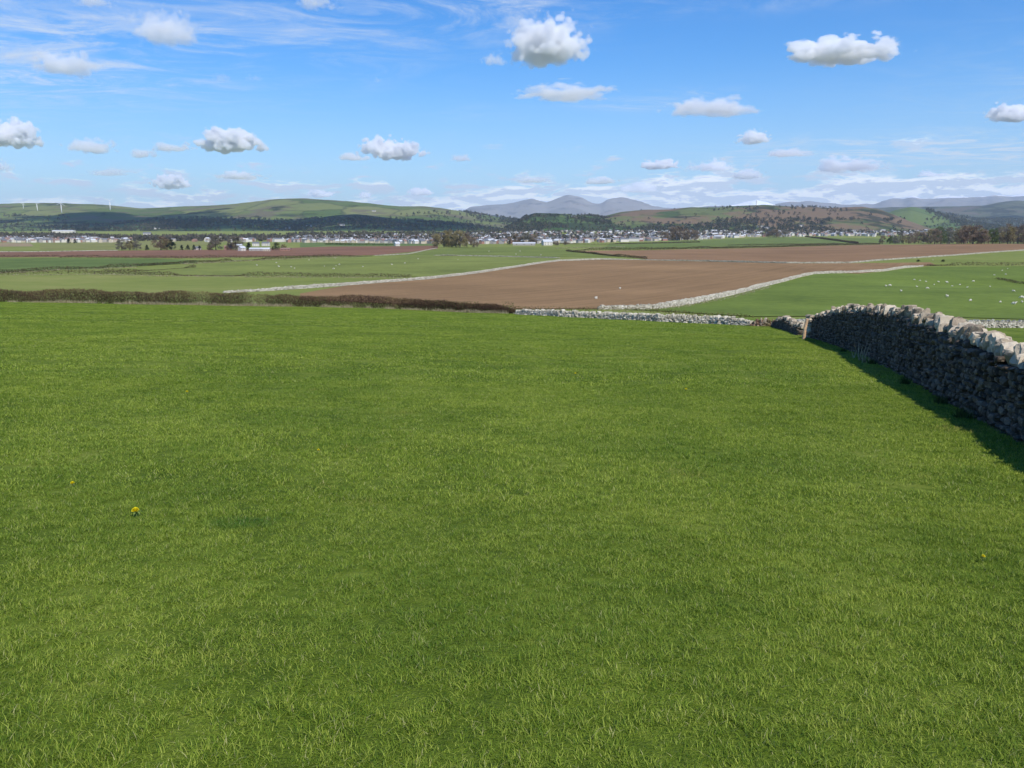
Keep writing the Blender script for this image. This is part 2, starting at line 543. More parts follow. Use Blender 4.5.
def hill_z(key, x, y):
    Yr, A, Z = HILLS[key]
    i = int(np.clip(np.searchsorted(Yr, y) - 1, 0, len(Yr) - 2))
    j = int(np.clip(np.searchsorted(A, x / y) - 1, 0, len(A) - 2))
    fi = min(max((y - Yr[i]) / (Yr[i + 1] - Yr[i]), 0), 1)
    fj = min(max((x / y - A[j]) / (A[j + 1] - A[j]), 0), 1)
    return float((Z[i, j] * (1 - fj) + Z[i, j + 1] * fj) * (1 - fi) + (Z[i + 1, j] * (1 - fj) + Z[i + 1, j + 1] * fj) * fi)


def hill_hit(key, px, py):
    """first point of a hill seen at a photo pixel"""
    a, b = ray(px, py)
    Yr = HILLS[key][0]
    for y in np.linspace(Yr[0], Yr[-1], 500):
        if EYE + b * y < hill_z(key, a * y, y):
            return Vector((a * y, y, hill_z(key, a * y, y)))
    y = Yr[len(Yr) * 3 // 4]
    return Vector((a * y, y, hill_z(key, a * y, y)))


WOOD = (0.022, 0.030, 0.016)
mA = hill_material('hill_moor', [(0.080, 0.120, 0.030), (0.125, 0.160, 0.044), (0.175, 0.19, 0.065)], WOOD, (0.135, 0.115, 0.070), 330, 0.25, 0.42, seed=1)
mB = hill_material('hill_farmland', [(0.055, 0.095, 0.030), (0.085, 0.130, 0.040), (0.12, 0.16, 0.055)], WOOD, (0.12, 0.09, 0.06), 210, 0.5, 0.25, seed=2)
mD = hill_material('hill_bracken', [(0.055, 0.085, 0.028), (0.085, 0.115, 0.035), (0.12, 0.14, 0.05)], (0.03, 0.034, 0.02), (0.175, 0.115, 0.072), 180, 0.40, 0.72, seed=3)
mC = hill_material('hill_wooded', [(0.045, 0.085, 0.026), (0.065, 0.11, 0.032), (0.09, 0.13, 0.04)], (0.032, 0.045, 0.02), (0.11, 0.085, 0.05), 150, 0.62, 0.1, seed=4)
mE = hill_material('hill_green', [(0.075, 0.12, 0.035), (0.10, 0.145, 0.045), (0.12, 0.16, 0.05)], (0.025, 0.032, 0.02), (0.11, 0.085, 0.05), 380, 0.1, 0.0, seed=5)
mF = hill_material('hill_far', [(0.06, 0.075, 0.05), (0.085, 0.095, 0.06), (0.11, 0.115, 0.07)], (0.03, 0.035, 0.03), (0.12, 0.10, 0.08), 500, 0.45, 0.4, seed=6)
mG = hill_material('mountain_fell', [(0.17, 0.165, 0.165), (0.21, 0.205, 0.20), (0.26, 0.25, 0.24)], (0.13, 0.13, 0.135), (0.24, 0.215, 0.20), 900, 0.3, 0.3, hedges=False, seed=7)
mS = hill_material('mountain_snow', [(0.13, 0.115, 0.10), (0.15, 0.13, 0.11), (0.17, 0.15, 0.13)], (0.11, 0.10, 0.09), (0.18, 0.14, 0.11), 900, 0.3, 0.3, snow=(430, 60), hedges=False, seed=8)

hill('hill', [(-420, 215), (-250, 207), (-100, 203.5), (0, 204.6), (30, 203.6), (60, 203.3), (105, 205), (140, 208.8), (175, 207.3), (220, 205.6), (250, 203), (278, 199.9), (305, 199.6), (330, 201), (370, 203.8),
              (399, 206.8), (424, 206.6), (445, 209), (470, 213), (500, 217.5), (540, 223), (600, 231), (640, 236)], 7000, 4300, 8200, mA, 0.045, seed=1, cols=300)
hill('hill', [(-420, 232), (-250, 226), (-100, 222), (0, 224), (60, 226), (110, 224), (160, 219), (215, 218), (260, 219.5), (300, 221), (335, 215.5), (356, 214), (385, 217.5), (420, 221), (460, 224), (500, 229), (560, 236)], 4900, 3700, 5600, mB, 0.05, seed=2, cols=260)
hill('hill', [(480, 236), (500, 231), (517, 223), (526, 216), (534, 213), (550, 213.2), (568, 214.3), (590, 216), (620, 221), (660, 229), (700, 236)], 4300, 3500, 5000, mC, 0.05, seed=3, cols=140)
hill('hill', [(540, 236), (570, 227), (595, 218.5), (620, 212), (645, 209.7), (668, 209.6), (690, 207.4), (718, 207.6), (745, 205.6), (762, 205.0), (790, 206.5), (830, 208), (862, 206.8), (880, 210), (893, 214.5), (908, 221), (935, 230), (960, 236)],
     4700, 3550, 5400, mD, 0.07, seed=4, cols=260, nscale=350)
hill('hill', [(800, 236), (850, 224), (880, 215), (898, 209.6), (912, 207), (924, 209.5), (945, 216.5), (970, 223), (1000, 227), (1050, 232)], 6000, 4600, 6800, mE, 0.03, seed=5, cols=140)
hill('hill', [(860, 236), (900, 216), (935, 212), (960, 216), (985, 220), (1024, 219), (1100, 214), (1250, 208), (1500, 214)], 7600, 6000, 8600, mF, 0.08, seed=6, cols=200)
hill('hill', [(560, 236), (700, 212), (860, 208.5), (905, 207.4), (930, 207), (960, 206.6), (984, 205.6), (1000, 202.2), (1014, 200.6), (1026, 201.4), (1050, 205), (1100, 208), (1200, 205), (1350, 210)], 10500, 7800, 12500, mF, 0.06, seed=7, cols=260)
hill('mountain', [(380, 222), (440, 217), (462, 213), (468, 208), (473, 206), (500, 205), (512, 204), (522, 201.5), (532, 199.4), (541, 202), (547, 203.2), (553, 201.5), (560, 199.4), (569, 197.3), (580, 199.5), (592, 204.5), (600, 205),
                  (606, 201.8), (613, 200.2), (626, 200.2), (640, 202.3), (650, 206.5), (665, 209), (720, 206.5), (760, 208), (800, 214)], 19500, 14000, 22000, mG, 0.16, -20, 1.0, seed=8, cols=320, nscale=1500)
hill('mountain', [(690, 214), (716, 206.5), (732, 205), (740, 203.4), (748, 202.2), (757, 200.8), (768, 203), (778, 206), (800, 211)], 21500, 18500, 23500, mS, 0.16, -20, 1.0, seed=9, cols=120, nscale=1400)
hill('mountain', [(740, 214), (775, 206.5), (790, 204.8), (805, 204), (830, 204.5), (850, 206), (875, 205), (884, 201), (893, 199), (903, 200), (913, 196.2), (923, 199.6), (935, 198.6), (952, 196.2), (970, 197.6), (988, 197),
                  (994, 195), (1010, 195.5), (1030, 193.8), (1080, 196), (1150, 192), (1300, 200)], 23500, 16500, 26000, hill_material('mountain_fell_far', [(0.17, 0.165, 0.16), (0.21, 0.195, 0.18), (0.25, 0.23, 0.21)], (0.14, 0.13, 0.125), (0.22, 0.19, 0.17), 900, 0.3, 0.2, snow=(770, 160), hedges=False, seed=9), 0.16, -20, 1.0, seed=10, cols=320, nscale=1800)

# haze: one closed box of thin air round the whole scene (clouds and sky outside)
HZTOP = 1080.0
bm = bmesh.new()
bmesh.ops.create_cube(bm, size=1.0)
for v in bm.verts:
    v.co = Vector((v.co.x * 58000, 13800 + v.co.y * 30000, (HZTOP + 45) * (v.co.z + 0.5) - 45))
me = bpy.data.meshes.new('haze')
bm.to_mesh(me)
bm.free()
mh, n = material('haze_air')
n.n('ShaderNodeOutputMaterial', {'Volume': n.n('ShaderNodeVolumePrincipled', {'Color': (0.66, 0.80, 1.0, 1), 'Density': 3.0e-5, 'Anisotropy': 0.0}).outputs[0]})
mh.cycles.homogeneous_volume = True
tag(new_obj('haze', me, mh), kind='stuff')

# ------------------------------------------------------------------ dry stone walls


def stone_template(cuts=1):
    bm = bmesh.new()
    bmesh.ops.create_cube(bm, size=2.0)
    bmesh.ops.subdivide_edges(bm, edges=bm.edges[:], cuts=cuts, use_grid_fill=True)
    for v in bm.verts:
        v.co = v.co * 0.55 + v.co.normalized() * 0.56
    bm.verts.ensure_lookup_table()
    V = np.array([v.co[:] for v in bm.verts])
    F = np.array([[v.index for v in f.verts] for f in bm.faces])
    bm.free()
    return V, F


SV, SF = stone_template()
SV3, SF3 = stone_template(3)


def stones(cs, ds, ts, hs, size, jit, seed=0, fine=False):
    """cs centres, ds direction along wall, hs half sizes (along, across, up) -> mesh arrays"""
    r = np.random.default_rng(seed)
    n = len(cs)
    T0, F0 = (SV3, SF3) if fine else (SV, SF)
    if fine:
        # broken rock: planes chipped off a rounded block, plus small roughness
        V = np.repeat(T0[None], n, 0).astype(float)
        for k in range(7):
            pn = r.normal(size=(n, 1, 3))
            pn /= np.linalg.norm(pn, axis=2, keepdims=True)
            dd_ = (V * pn).sum(2, keepdims=True)
            lim = r.uniform(0.62, 1.05, (n, 1, 1))
            V = V - np.maximum(dd_ - lim, 0) * pn * 0.9
        V = V + r.normal(0, jit * 0.28, V.shape)
    else:
        V = np.repeat(T0[None], n, 0) * (1 + r.normal(0, jit, (n, len(T0), 1))) + r.normal(0, jit * 0.6, (n, len(T0), 3))
    V = V * hs[:, None, :]
    tilt = ts
    c, s = np.cos(tilt), np.sin(tilt)          # lean within the plane of the wall
    x, z = V[..., 0].copy(), V[..., 2].copy()
    V[..., 0] = x * c[:, None] - z * s[:, None]
    V[..., 2] = x * s[:, None] + z * c[:, None]
    u = ds / np.linalg.norm(ds, axis=1, keepdims=True)
    nrm = np.stack([u[:, 1], -u[:, 0]], 1)
    W = np.empty_like(V)
    W[..., 0] = cs[:, None, 0] + V[..., 0] * u[:, None, 0] + V[..., 1] * nrm[:, None, 0]
    W[..., 1] = cs[:, None, 1] + V[..., 0] * u[:, None, 1] + V[..., 1] * nrm[:, None, 1]
    W[..., 2] = cs[:, None, 2] + V[..., 2]
    F = (F0[None] + (np.arange(n) * len(T0))[:, None, None]).reshape(-1, 4)
    tone = np.repeat(r.random(n), len(T0))
    return W.reshape(-1, 3), F, tone


def stone_mat(name, dark, mid, light, lichen, mossy=0.0, sc_=1.0):
    m, n = material(name)
    pos = n.n('ShaderNodeNewGeometry').outputs['Position']
    tone = n.n('ShaderNodeAttribute', attribute_name='tone').outputs['Fac']
    a = n.noise(pos, 6.0 / sc_, 6, 0.7)
    b = n.noise(pos, 38.0 / sc_, 5, 0.7)
    f = n.math('ADD', n.math('MULTIPLY', tone, 0.45), n.math('ADD', n.math('MULTIPLY', a, 0.4), n.math('MULTIPLY', b, 0.15)))
    c = n.ramp(f, [(0.22, dark), (0.48, mid), (0.78, light)])
    sp = n.step(n.noise(pos, 19.0 / sc_, 4, 0.6), 0.56, 0.66)
    c = n.mix(n.math('MULTIPLY', sp, 0.55), c, lichen)
    if mossy:
        c = n.mix(n.math('MULTIPLY', n.step(n.noise(pos, 2.2 / sc_, 3), 0.52, 0.64), mossy), c, (0.06, 0.075, 0.02))
    finish(n, c, 0.92, n.math('ADD', a, n.math('MULTIPLY', b, 0.5)), 0.8, 0.03, spec=0.25)
    return m


m_stone = stone_mat('shade_dark_limestone', (0.040, 0.029, 0.019), (0.092, 0.070, 0.048), (0.195, 0.155, 0.11), (0.32, 0.26, 0.19))  # face stones darkened so their colour carries the wall's shaded side
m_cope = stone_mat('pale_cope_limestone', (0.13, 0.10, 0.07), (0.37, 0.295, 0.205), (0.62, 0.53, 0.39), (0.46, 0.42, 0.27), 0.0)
m_core = plain('wall_heart', (0.03, 0.03, 0.03), 1.0)
m_white = stone_mat('bleached_limestone', (0.24, 0.215, 0.16), (0.42, 0.385, 0.30), (0.60, 0.56, 0.46), (0.36, 0.33, 0.23), 0.0, 4.0)
m_whitemoss = stone_mat('bleached_limestone_mossy', (0.22, 0.20, 0.14), (0.38, 0.35, 0.27), (0.52, 0.49, 0.40), (0.32, 0.29, 0.20), 0.45, 4.0)


def resample(pts, step):
    pts = [np.array(p[:2], float) for p in pts]
    hts = None
    out = [pts[0]]
    seg, left = 0, step
    P = np.array(pts)
    L = np.concatenate([[0], np.cumsum(np.linalg.norm(np.diff(P, axis=0), axis=1))])
    s = np.arange(0, L[-1], step)
    return np.stack([np.interp(s, L, P[:, 0]), np.interp(s, L, P[:, 1])], 1), s, L


def stone_wall(pts, hts, label, group=None, base=0.34, top=0.22, seed=1, course=(0.06, 0.12), slen=(0.09, 0.26), cope_h=(0.12, 0.28), cat='stone wall', mats=None, ragged=0.0):
    """pts: world XY points; hts: height to top of coursing at each; returns the thing"""
    r = np.random.default_rng(seed)
    P = np.array([p[:2] for p in pts], float)
    L = np.concatenate([[0], np.cumsum(np.linalg.norm(np.diff(P, axis=0), axis=1))])
    tot = L[-1]

    def at(s):
        return np.interp(s, L, P[:, 0]), np.interp(s, L, P[:, 1])

    def dirn(s):
        x0, y0 = at(np.maximum(s - 0.4, 0))
        x1, y1 = at(np.minimum(s + 0.4, tot))
        d = np.stack([x1 - x0, y1 - y0], -1)
        return d / np.linalg.norm(d, axis=-1, keepdims=True)
    hh = lambda s: np.interp(s, L, hts)
    root = empty('stone_wall', (P[0][0], P[0][1], h1(*P[0])), label, cat, group)
    inv = np.array([P[0][0], P[0][1], h1(*P[0])])
    cs, ds, hs, ts = [], [], [], []
    hmax = max(hts)
    z = 0.0
    while z < hmax:
        ch = r.uniform(*course)
        s = r.uniform(0, slen[1])
        while s < tot:
            ln = r.uniform(*slen)
            if z + ch * 0.5 < hh(s) + r.normal(0, 0.03):
                fr = (z + ch / 2) / max(hh(s), 0.3)
                half = base + (top - base) * fr
                x, y = at(s)
                d = dirn(np.array(s))
                nn = np.array([d[1], -d[0]])
                for side in (-1, 1):
                    o = r.uniform(-0.025, 0.035)
                    xx, yy = np.array([x, y]) + nn * side * (half - 0.1 + o)
                    cs.append((xx, yy, h1(x, y) + z + ch / 2 + r.normal(0, 0.012) - 0.04))
                    ds.append(d)
                    hs.append((ln * 0.53, 0.12, ch * 0.54))
                    ts.append(r.normal(0, 0.07))
            s += ln
        z += ch
    # both end faces
    for s_end, sg in ((0.0, 1), (tot, -1)):
        z = 0
        while z < hh(s_end):
            ch = r.uniform(*course)
            x, y = at(s_end)
            d = dirn(np.array(s_end))
            nn = np.array([d[1], -d[0]])
            for o in (-0.16, 0.14):
                cs.append((x + nn[0] * o + d[0] * sg * 0.08, y + nn[1] * o + d[1] * sg * 0.08, h1(x, y) + z + ch / 2 - 0.04))
                ds.append(d)
                hs.append((0.11, 0.16, ch * 0.54))
                ts.append(0.0)
            z += ch
    W, F, T = stones(np.array(cs), np.array(ds), np.array(ts), np.array(hs), 1, 0.10, seed, True)
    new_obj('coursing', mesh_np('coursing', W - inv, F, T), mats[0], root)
    # dark box added inside the wall to stop light between the stones
    ss = np.arange(0, tot + 0.01, min(1.0, tot / 3))
    x, y = at(ss)
    d = dirn(ss)
    nn = np.stack([d[:, 1], -d[:, 0]], 1)
    g = H(x, y)
    rows = []
    for side, k in ((-1, base - 0.13), (-1, top - 0.10), (1, top - 0.10), (1, base - 0.13)):
        zz = g - 0.05 if k == base - 0.13 else g + hh(ss) - 0.08
        rows.append(np.stack([x + nn[:, 0] * side * k, y + nn[:, 1] * side * k, zz], -1))
    Vh = np.stack(rows, 1).reshape(-1, 3)
    m_ = len(ss)
    Fh = [[i * 4 + j, (i + 1) * 4 + j, (i + 1) * 4 + (j + 1) % 4, i * 4 + (j + 1) % 4] for i in range(m_ - 1) for j in range(4)] + [[0, 1, 2, 3], [(m_ - 1) * 4 + j for j in (3, 2, 1, 0)]]
    new_obj('heart', mesh_np('heart', Vh - inv, np.array(Fh)), m_core, root)
    # cope: upright stones leaning against one another
    cs, ds, hs, ts = [], [], [], []
    s = 0.0
    while s < tot:
        wd = r.uniform(0.06, 0.18)
        hgt = r.uniform(*cope_h) * (1 + ragged * r.normal())
        x, y = at(s)
        d = dirn(np.array(s))
        nn = np.array([d[1], -d[0]])
        o = r.normal(0, 0.035)
        cs.append((x + nn[0] * o, y + nn[1] * o, h1(x, y) + hh(s) + hgt * 0.45 - 0.05))
        yw = r.normal(0, 0.5)
        ds.append((d[0] * math.cos(yw) - d[1] * math.sin(yw), d[0] * math.sin(yw) + d[1] * math.cos(yw)))
        hs.append((wd * 0.60, r.uniform(0.10, 0.19), hgt * 0.66 * r.uniform(.75, 1.2)))
        ts.append(r.normal(0.15, 0.5))
        s += wd * 0.72
    W, F, T = stones(np.array(cs), np.array(ds), np.array(ts), np.array(hs), 1, 0.15, seed + 1, True)
    new_obj('cope', mesh_np('cope', W - inv, F, T), mats[1], root)
    return root


def far_wall(pix, height, label, seed=1, mat=None, group='dry stone walls between the fields', dens=1.0):
    """a rubble wall far away: two leaves of coarse stones and a rough cope"""
    r = np.random.default_rng(seed)
    P = np.array([G(*p)[:2] for p in pix])
    L = np.concatenate([[0], np.cumsum(np.linalg.norm(np.diff(P, axis=0), axis=1))])
    dmean = float(np.mean(P[:, 1]))
    k = float(np.clip(dmean / 260, 0.55, 1.5))
    s = 0.0
    cs, ds, hs, ts = [], [], [], []
    while s < L[-1]:
        ln = r.uniform(0.45, 0.85) * k * (0.6 if dmean < 110 else 1)
        x, y = np.interp(s, L, P[:, 0]), np.interp(s, L, P[:, 1])
        x1, y1 = np.interp(min(s + .5, L[-1]), L, P[:, 0]), np.interp(min(s + .5, L[-1]), L, P[:, 1])
        d = np.array([x1 - x, y1 - y])
        if np.linalg.norm(d) < 1e-4:
            break
        g = h1(x, y)
        hl = height * (0.52 + 0.28 * float(fbm(s, 3, 9, 2, seed))) * (0.45 + 0.55 * float(sstep(min(s, L[-1] - s), 0, 0.07 * L[-1])))
        for j in range(3):
            cs.append((x + r.normal(0, .04), y + r.normal(0, .04), g + hl * (j + 0.5) / 3))
            ds.append(d)
            hs.append((ln * 0.56, 0.34 - 0.05 * j, hl / 3 * 0.62))
            ts.append(r.normal(0, 0.05))
        for q in range(2):
            cs.append((x + d[0] * q * ln, y + d[1] * q * ln, g + hl + r.uniform(-0.06, 0.08)))
            ds.append(d)
            hs.append((ln * 0.22, 0.2, r.uniform(0.12, 0.26)))
            ts.append(r.normal(0, 0.3))
        s += ln
    o0 = np.array([P[0][0], P[0][1], h1(*P[0])])
    W, F, T = stones(np.array(cs), np.array(ds), np.array(ts), np.array(hs), 1, 0.12, seed)
    o = new_obj('stone_wall', mesh_np('stone_wall', W - o0, F, T), mat or m_white, None, o0)
    tag(o, label, 'stone wall', group)
    return o


# the near wall on the right
def WP(px, py):
    p = G(px, py)
    return (p.x, p.y)


near_pts = [(3.9, 2.0), (4.9, 5.2), (5.55, 7.4)] + [WP(1017, 440), WP(978, 419), WP(934, 394), WP(895, 371), WP(865, 356), WP(840, 347), WP(817, 338.5)]
near_h = [0.98, 0.96, 0.92, 0.86, 0.98, 1.14, 1.38, 1.48, 1.50, 1.02]
near_pts = [(x_ + 0.30, y_ - 0.09) for x_, y_ in near_pts[:-1]] + [near_pts[-1]]
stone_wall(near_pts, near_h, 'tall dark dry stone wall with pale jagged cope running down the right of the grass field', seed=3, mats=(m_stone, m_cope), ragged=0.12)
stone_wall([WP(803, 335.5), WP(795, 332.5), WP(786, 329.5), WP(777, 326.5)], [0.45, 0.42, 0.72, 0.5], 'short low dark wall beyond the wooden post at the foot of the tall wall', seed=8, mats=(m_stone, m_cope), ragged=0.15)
far_wall([(517, 314.2), (560, 316.6), (610, 319.2), (660, 321.6), (710, 323.8), (752, 325.6)], 0.62, 'low white rubble wall along the bottom edge of the grass field', 4, m_white)
far_wall([(753, 325.7), (764, 326.1), (775, 326.4)], 0.55, 'short mossy brown stretch of wall at the bottom of the grass field', 5, stone_mat('rusty_limestone', (0.10, 0.06, 0.04), (0.22, 0.13, 0.08), (0.42, 0.36, 0.28), (0.16, 0.16, 0.06), 0.5, 2.0))
far_wall([(790, 326.6), (860, 327), (930, 327.4), (976, 327.6), (1030, 328), (1120, 328.5)], 0.75, 'low pale wall seen behind the tall wall at the right edge', 6, m_white)
far_wall(wallB, 1.05, 'pale wall curving up between the sheep pasture and the big ploughed field', 7)
far_wall(wallC, 0.95, 'thin pale wall between the two ploughed fields', 8, m_whitemoss)
far_wall(wallD, 1.15, 'pale wall curving between the ploughed field and the right hand sheep pasture', 9)
far_wall([(434, 255.6), (480, 256.4), (520, 257.3), (560, 258.4)], 0.9, 'faint pale wall above the middle sheep pasture', 10, m_whitemoss)
far_wall([(375, 255.6), (392, 255.2), (408, 254.4), (416, 252.8), (427, 250.2), (437, 248.4)], 0.8, 'short pale wall at the corner of the red ploughed field below the bare tree clump', 11, m_whitemoss)
far_wall([(-40, 252), (30, 252.2), (90, 251), (118, 250.6)], 1.0, 'thin pale wall above the brown strip on the far left', 12, m_whitemoss)

# post beside the stile and stone gatepost
wood = plain('weathered_wood', (0.55, 0.37, 0.22), 0.85, 0.3, 9.0)


def tube(bm, pts, rad, sides=7):
    rings = []
    for i, (p, r_) in enumerate(zip(pts, rad)):
        p = Vector(p)
        d = (Vector(pts[min(i + 1, len(pts) - 1)]) - Vector(pts[max(i - 1, 0)])).normalized()
        a = d.orthogonal().normalized()
        b = d.cross(a)
        rings.append([bm.verts.new(p + (a * math.cos(t) + b * math.sin(t)) * r_) for t in [k * 2 * math.pi / sides for k in range(sides)]])
    for q, s in zip(rings, rings[1:]):
        for k in range(sides):
            bm.faces.new((q[k], q[(k + 1) % sides], s[(k + 1) % sides], s[k]))
    bm.faces.new(rings[0][::-1])
    bm.faces.new(rings[-1])
    return rings


def bm_obj(name, bm, mat, parent=None, loc=None, smooth=False):
    bmesh.ops.recalc_face_normals(bm, faces=bm.faces[:])
    me = bpy.data.meshes.new(name)
    bm.to_mesh(me)
    bm.free()
    for p in me.polygons:
        p.use_smooth = smooth
    return new_obj(name, me, mat, parent, loc)


p = G(803.5, 339.5)
bm = bmesh.new()
tube(bm, [(0, 0, -0.1), (0.03, 0, 0.5), (0.11, 0, 0.98), (0.115, 0, 1.0)], [0.085, 0.08, 0.075, 0.05], 8)
tag(bm_obj('wooden_post', bm, wood, None, p), 'leaning brown wooden post at the gap in the wall', 'post')
p = G(809.8, 338.0)
r_ = np.random.default_rng(5)
cs = np.array([(p.x + r_.normal(0, .02), p.y + 0.1, p.z + 0.07 + 0.145 * i) for i in range(8)])
W, F, T = stones(cs, np.repeat([[1.0, 0.25]], 8, 0), r_.normal(0, .04, 8), np.array([(0.20 * (1 - .03 * i), 0.2, 0.085) for i in range(8)]), 1, 0.1, 3)
tag(new_obj('stone_pillar', mesh_np('stone_pillar', W - np.array(p), F, T), m_cope, None, p), 'pale stacked stone pillar between the wooden post and the tall wall', 'pillar')

# ------------------------------------------------------------------ hedges
def leaf_mat(name, c1, c2, c3_, trans=0.2, rough=0.8):
    m, n = material(name)
    tone = n.n('ShaderNodeAttribute', attribute_name='tone').outputs['Fac']
    finish(n, n.ramp(tone, [(0.1, c1), (0.5, c2), (0.95, c3_)]), rough, trans=trans, spec=0.2)
    return m


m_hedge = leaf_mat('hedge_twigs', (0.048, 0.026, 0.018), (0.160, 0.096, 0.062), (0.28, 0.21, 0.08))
m_hfar = leaf_mat('hedge_far', (0.05, 0.036, 0.02), (0.10, 0.07, 0.038), (0.14, 0.12, 0.05))
m_dead = leaf_mat('dead_grass', (0.22, 0.18, 0.09), (0.40, 0.34, 0.20), (0.55, 0.50, 0.34), 0.3)
m_gleaf = leaf_mat('ivy_leaf', (0.03, 0.05, 0.012), (0.06, 0.09, 0.02), (0.10, 0.13, 0.03))


def slivers(c, direction, length, width, tone, r):
    """thin triangles (twigs, blades) -> arrays"""
    n_ = len(c)
    side = np.cross(direction, r.normal(size=(n_, 3)))
    side /= np.linalg.norm(side, axis=1, keepdims=True) + 1e-9
    tip = c + direction * length[:, None]
    V = np.stack([c - side * width[:, None], c + side * width[:, None], tip], 1).reshape(-1, 3)
    F = np.arange(n_ * 3).reshape(-1, 3)
    return V, F, np.repeat(tone, 3)


def near_hedge():
    r = np.random.default_rng(11)
    P = np.array([G(a, b)[:2] for a, b in ((-190, 299.5), (-100, 300), (0, 302), (100, 303.3), (200, 305), (300, 306.6), (400, 309), (515, 313.8))])
    L = np.concatenate([[0], np.cumsum(np.linalg.norm(np.diff(P, axis=0), axis=1))])
    tot = L[-1]
    N = 95000
    s = r.uniform(0, tot, N)
    cx, cy = np.interp(s, L, P[:, 0]), np.interp(s, L, P[:, 1])
    g = H(cx, cy)
    hmax = 1.62 + 0.8 * (fbm(s, 0, 6, 3, 2) - 0.5) + 0.3 * (fbm(s, 5, 1.2, 2, 3) - 0.5)
    hmax *= (0.5 + 0.5 * sstep(-s, -tot, -tot * 0.95)) * (0.72 + 0.28 * sstep(-s, -tot * 0.95, -tot * 0.5))
    gap = fbm(s, 9, 2.4, 2, 8)
    u = r.random(N)
    zz = u ** 0.9 * hmax
    wdt = 0.62 * np.sqrt(np.clip(1 - (np.abs(zz / hmax - 0.45) / 0.62) ** 2, 0.05, 1))
    off = r.normal(0, 0.5, N).clip(-1, 1) * wdt
    keep = r.random(N) < sstep(gap, 0.2, 0.42) * 0.6 + 0.4
    c = np.stack([cx + r.normal(0, .05, N), cy + off, g + zz], 1)
    d = np.stack([r.normal(0, .55, N), r.normal(0, .55, N), np.abs(r.normal(0.7, .5, N))], 1)
    d /= np.linalg.norm(d, axis=1, keepdims=True)
    ln = r.uniform(0.12, 0.38, N)
    wd = r.uniform(0.010, 0.028, N)
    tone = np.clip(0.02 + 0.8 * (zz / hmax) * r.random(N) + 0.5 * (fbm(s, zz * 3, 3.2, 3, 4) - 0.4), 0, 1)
    V, F, T = slivers(c[keep], d[keep], ln[keep], wd[keep], tone[keep], r)
    o0 = np.array([P[3][0], P[3][1], h1(*P[3])])
    root = empty('hedge', o0, 'long brown twiggy hedge along the far left edge of the grass field', 'hedge')
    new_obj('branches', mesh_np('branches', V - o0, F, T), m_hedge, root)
    # ivy and new leaf in the hedge
    N2 = 9000
    s = r.uniform(0, tot, N2)
    s = s[fbm(s, 2, 5, 3, 30) > 0.55]
    N2 = len(s)
    cx, cy = np.interp(s, L, P[:, 0]), np.interp(s, L, P[:, 1])
    z = r.uniform(0.1, 1.4, N2)
    c = np.stack([cx, cy + r.uniform(-.6, .2, N2), H(cx, cy) + z], 1)
    d = r.normal(size=(N2, 3))
    d /= np.linalg.norm(d, axis=1, keepdims=True)
    V, F, T = slivers(c, d, r.uniform(.06, .14, N2), r.uniform(.03, .06, N2), r.random(N2), r)
    new_obj('leaves', mesh_np('leaves', V - o0, F, T), m_gleaf, root)
    # dead grass along the foot
    N3 = 24000
    s = r.uniform(0, tot, N3)
    s = s[(fbm(s, 7, 2.0, 3, 17) + r.normal(0, .06, N3)) > 0.46]
    N3 = len(s)
    cx, cy = np.interp(s, L, P[:, 0]), np.interp(s, L, P[:, 1]) - 0.75 + r.normal(0, .16, N3)
    c = np.stack([cx, cy, H(cx, cy)], 1)
    d = np.stack([r.normal(0, .35, N3), r.normal(0, .3, N3), np.ones(N3)], 1)
    d /= np.linalg.norm(d, axis=1, keepdims=True)
    V, F, T = slivers(c, d, r.uniform(.12, .5, N3) * (0.5 + fbm(cx, 0, 1.1, 2, 5)), r.uniform(.010, .03, N3), r.random(N3), r)
    new_obj('dead_grass', mesh_np('dead_grass', V - o0, F, T), m_dead, root)


near_hedge()


def far_hedge(pix, height, width, label, seed, mat=None, gaps=0.35, group='hedges between the fields', name='hedge'):
    r = np.random.default_rng(seed)
    P = np.array([G(*p)[:2] for p in pix])
    L = np.concatenate([[0], np.cumsum(np.linalg.norm(np.diff(P, axis=0), axis=1))])
    tot = L[-1]
    dist = float(P[:, 1].mean())
    k = dist / 300
    N = int(min(26000, tot * 26 / k * height))
    s = r.uniform(0, tot, N)
    cx, cy = np.interp(s, L, P[:, 0]), np.interp(s, L, P[:, 1])
    hh = height * (0.55 + 0.9 * fbm(s, 1, 8 * k, 3, seed)) * sstep(fbm(s, 4, 22 * k, 2, seed + 3), gaps - 0.12, gaps + 0.05)
    z = r.random(N) ** 0.8 * hh
    c = np.stack([cx + r.normal(0, .1, N), cy + r.normal(0, width / 2, N), H(cx, cy) + z], 1)
    d = r.normal(size=(N, 3)) * [1, 1, .6]
    d[:, 2] = np.abs(d[:, 2])
    d /= np.linalg.norm(d, axis=1, keepdims=True)
    V, F, T = slivers(c, d, r.uniform(.25, .6, N) * k ** 0.7, r.uniform(.05, .12, N) * k ** 0.7, np.clip(r.random(N) * .6 + .5 * (z / height) * r.random(N), 0, 1), r)
    o0 = np.array([P[0][0], P[0][1], h1(*P[0])])
    o = new_obj(name, mesh_np(name, V - o0, F, T), mat or m_hfar, None, o0)
    if name == 'hedge':
        tag(o, label, 'hedge', group)
    else:
        tag(o, label, name.replace('_', ' '), None, 'stuff')


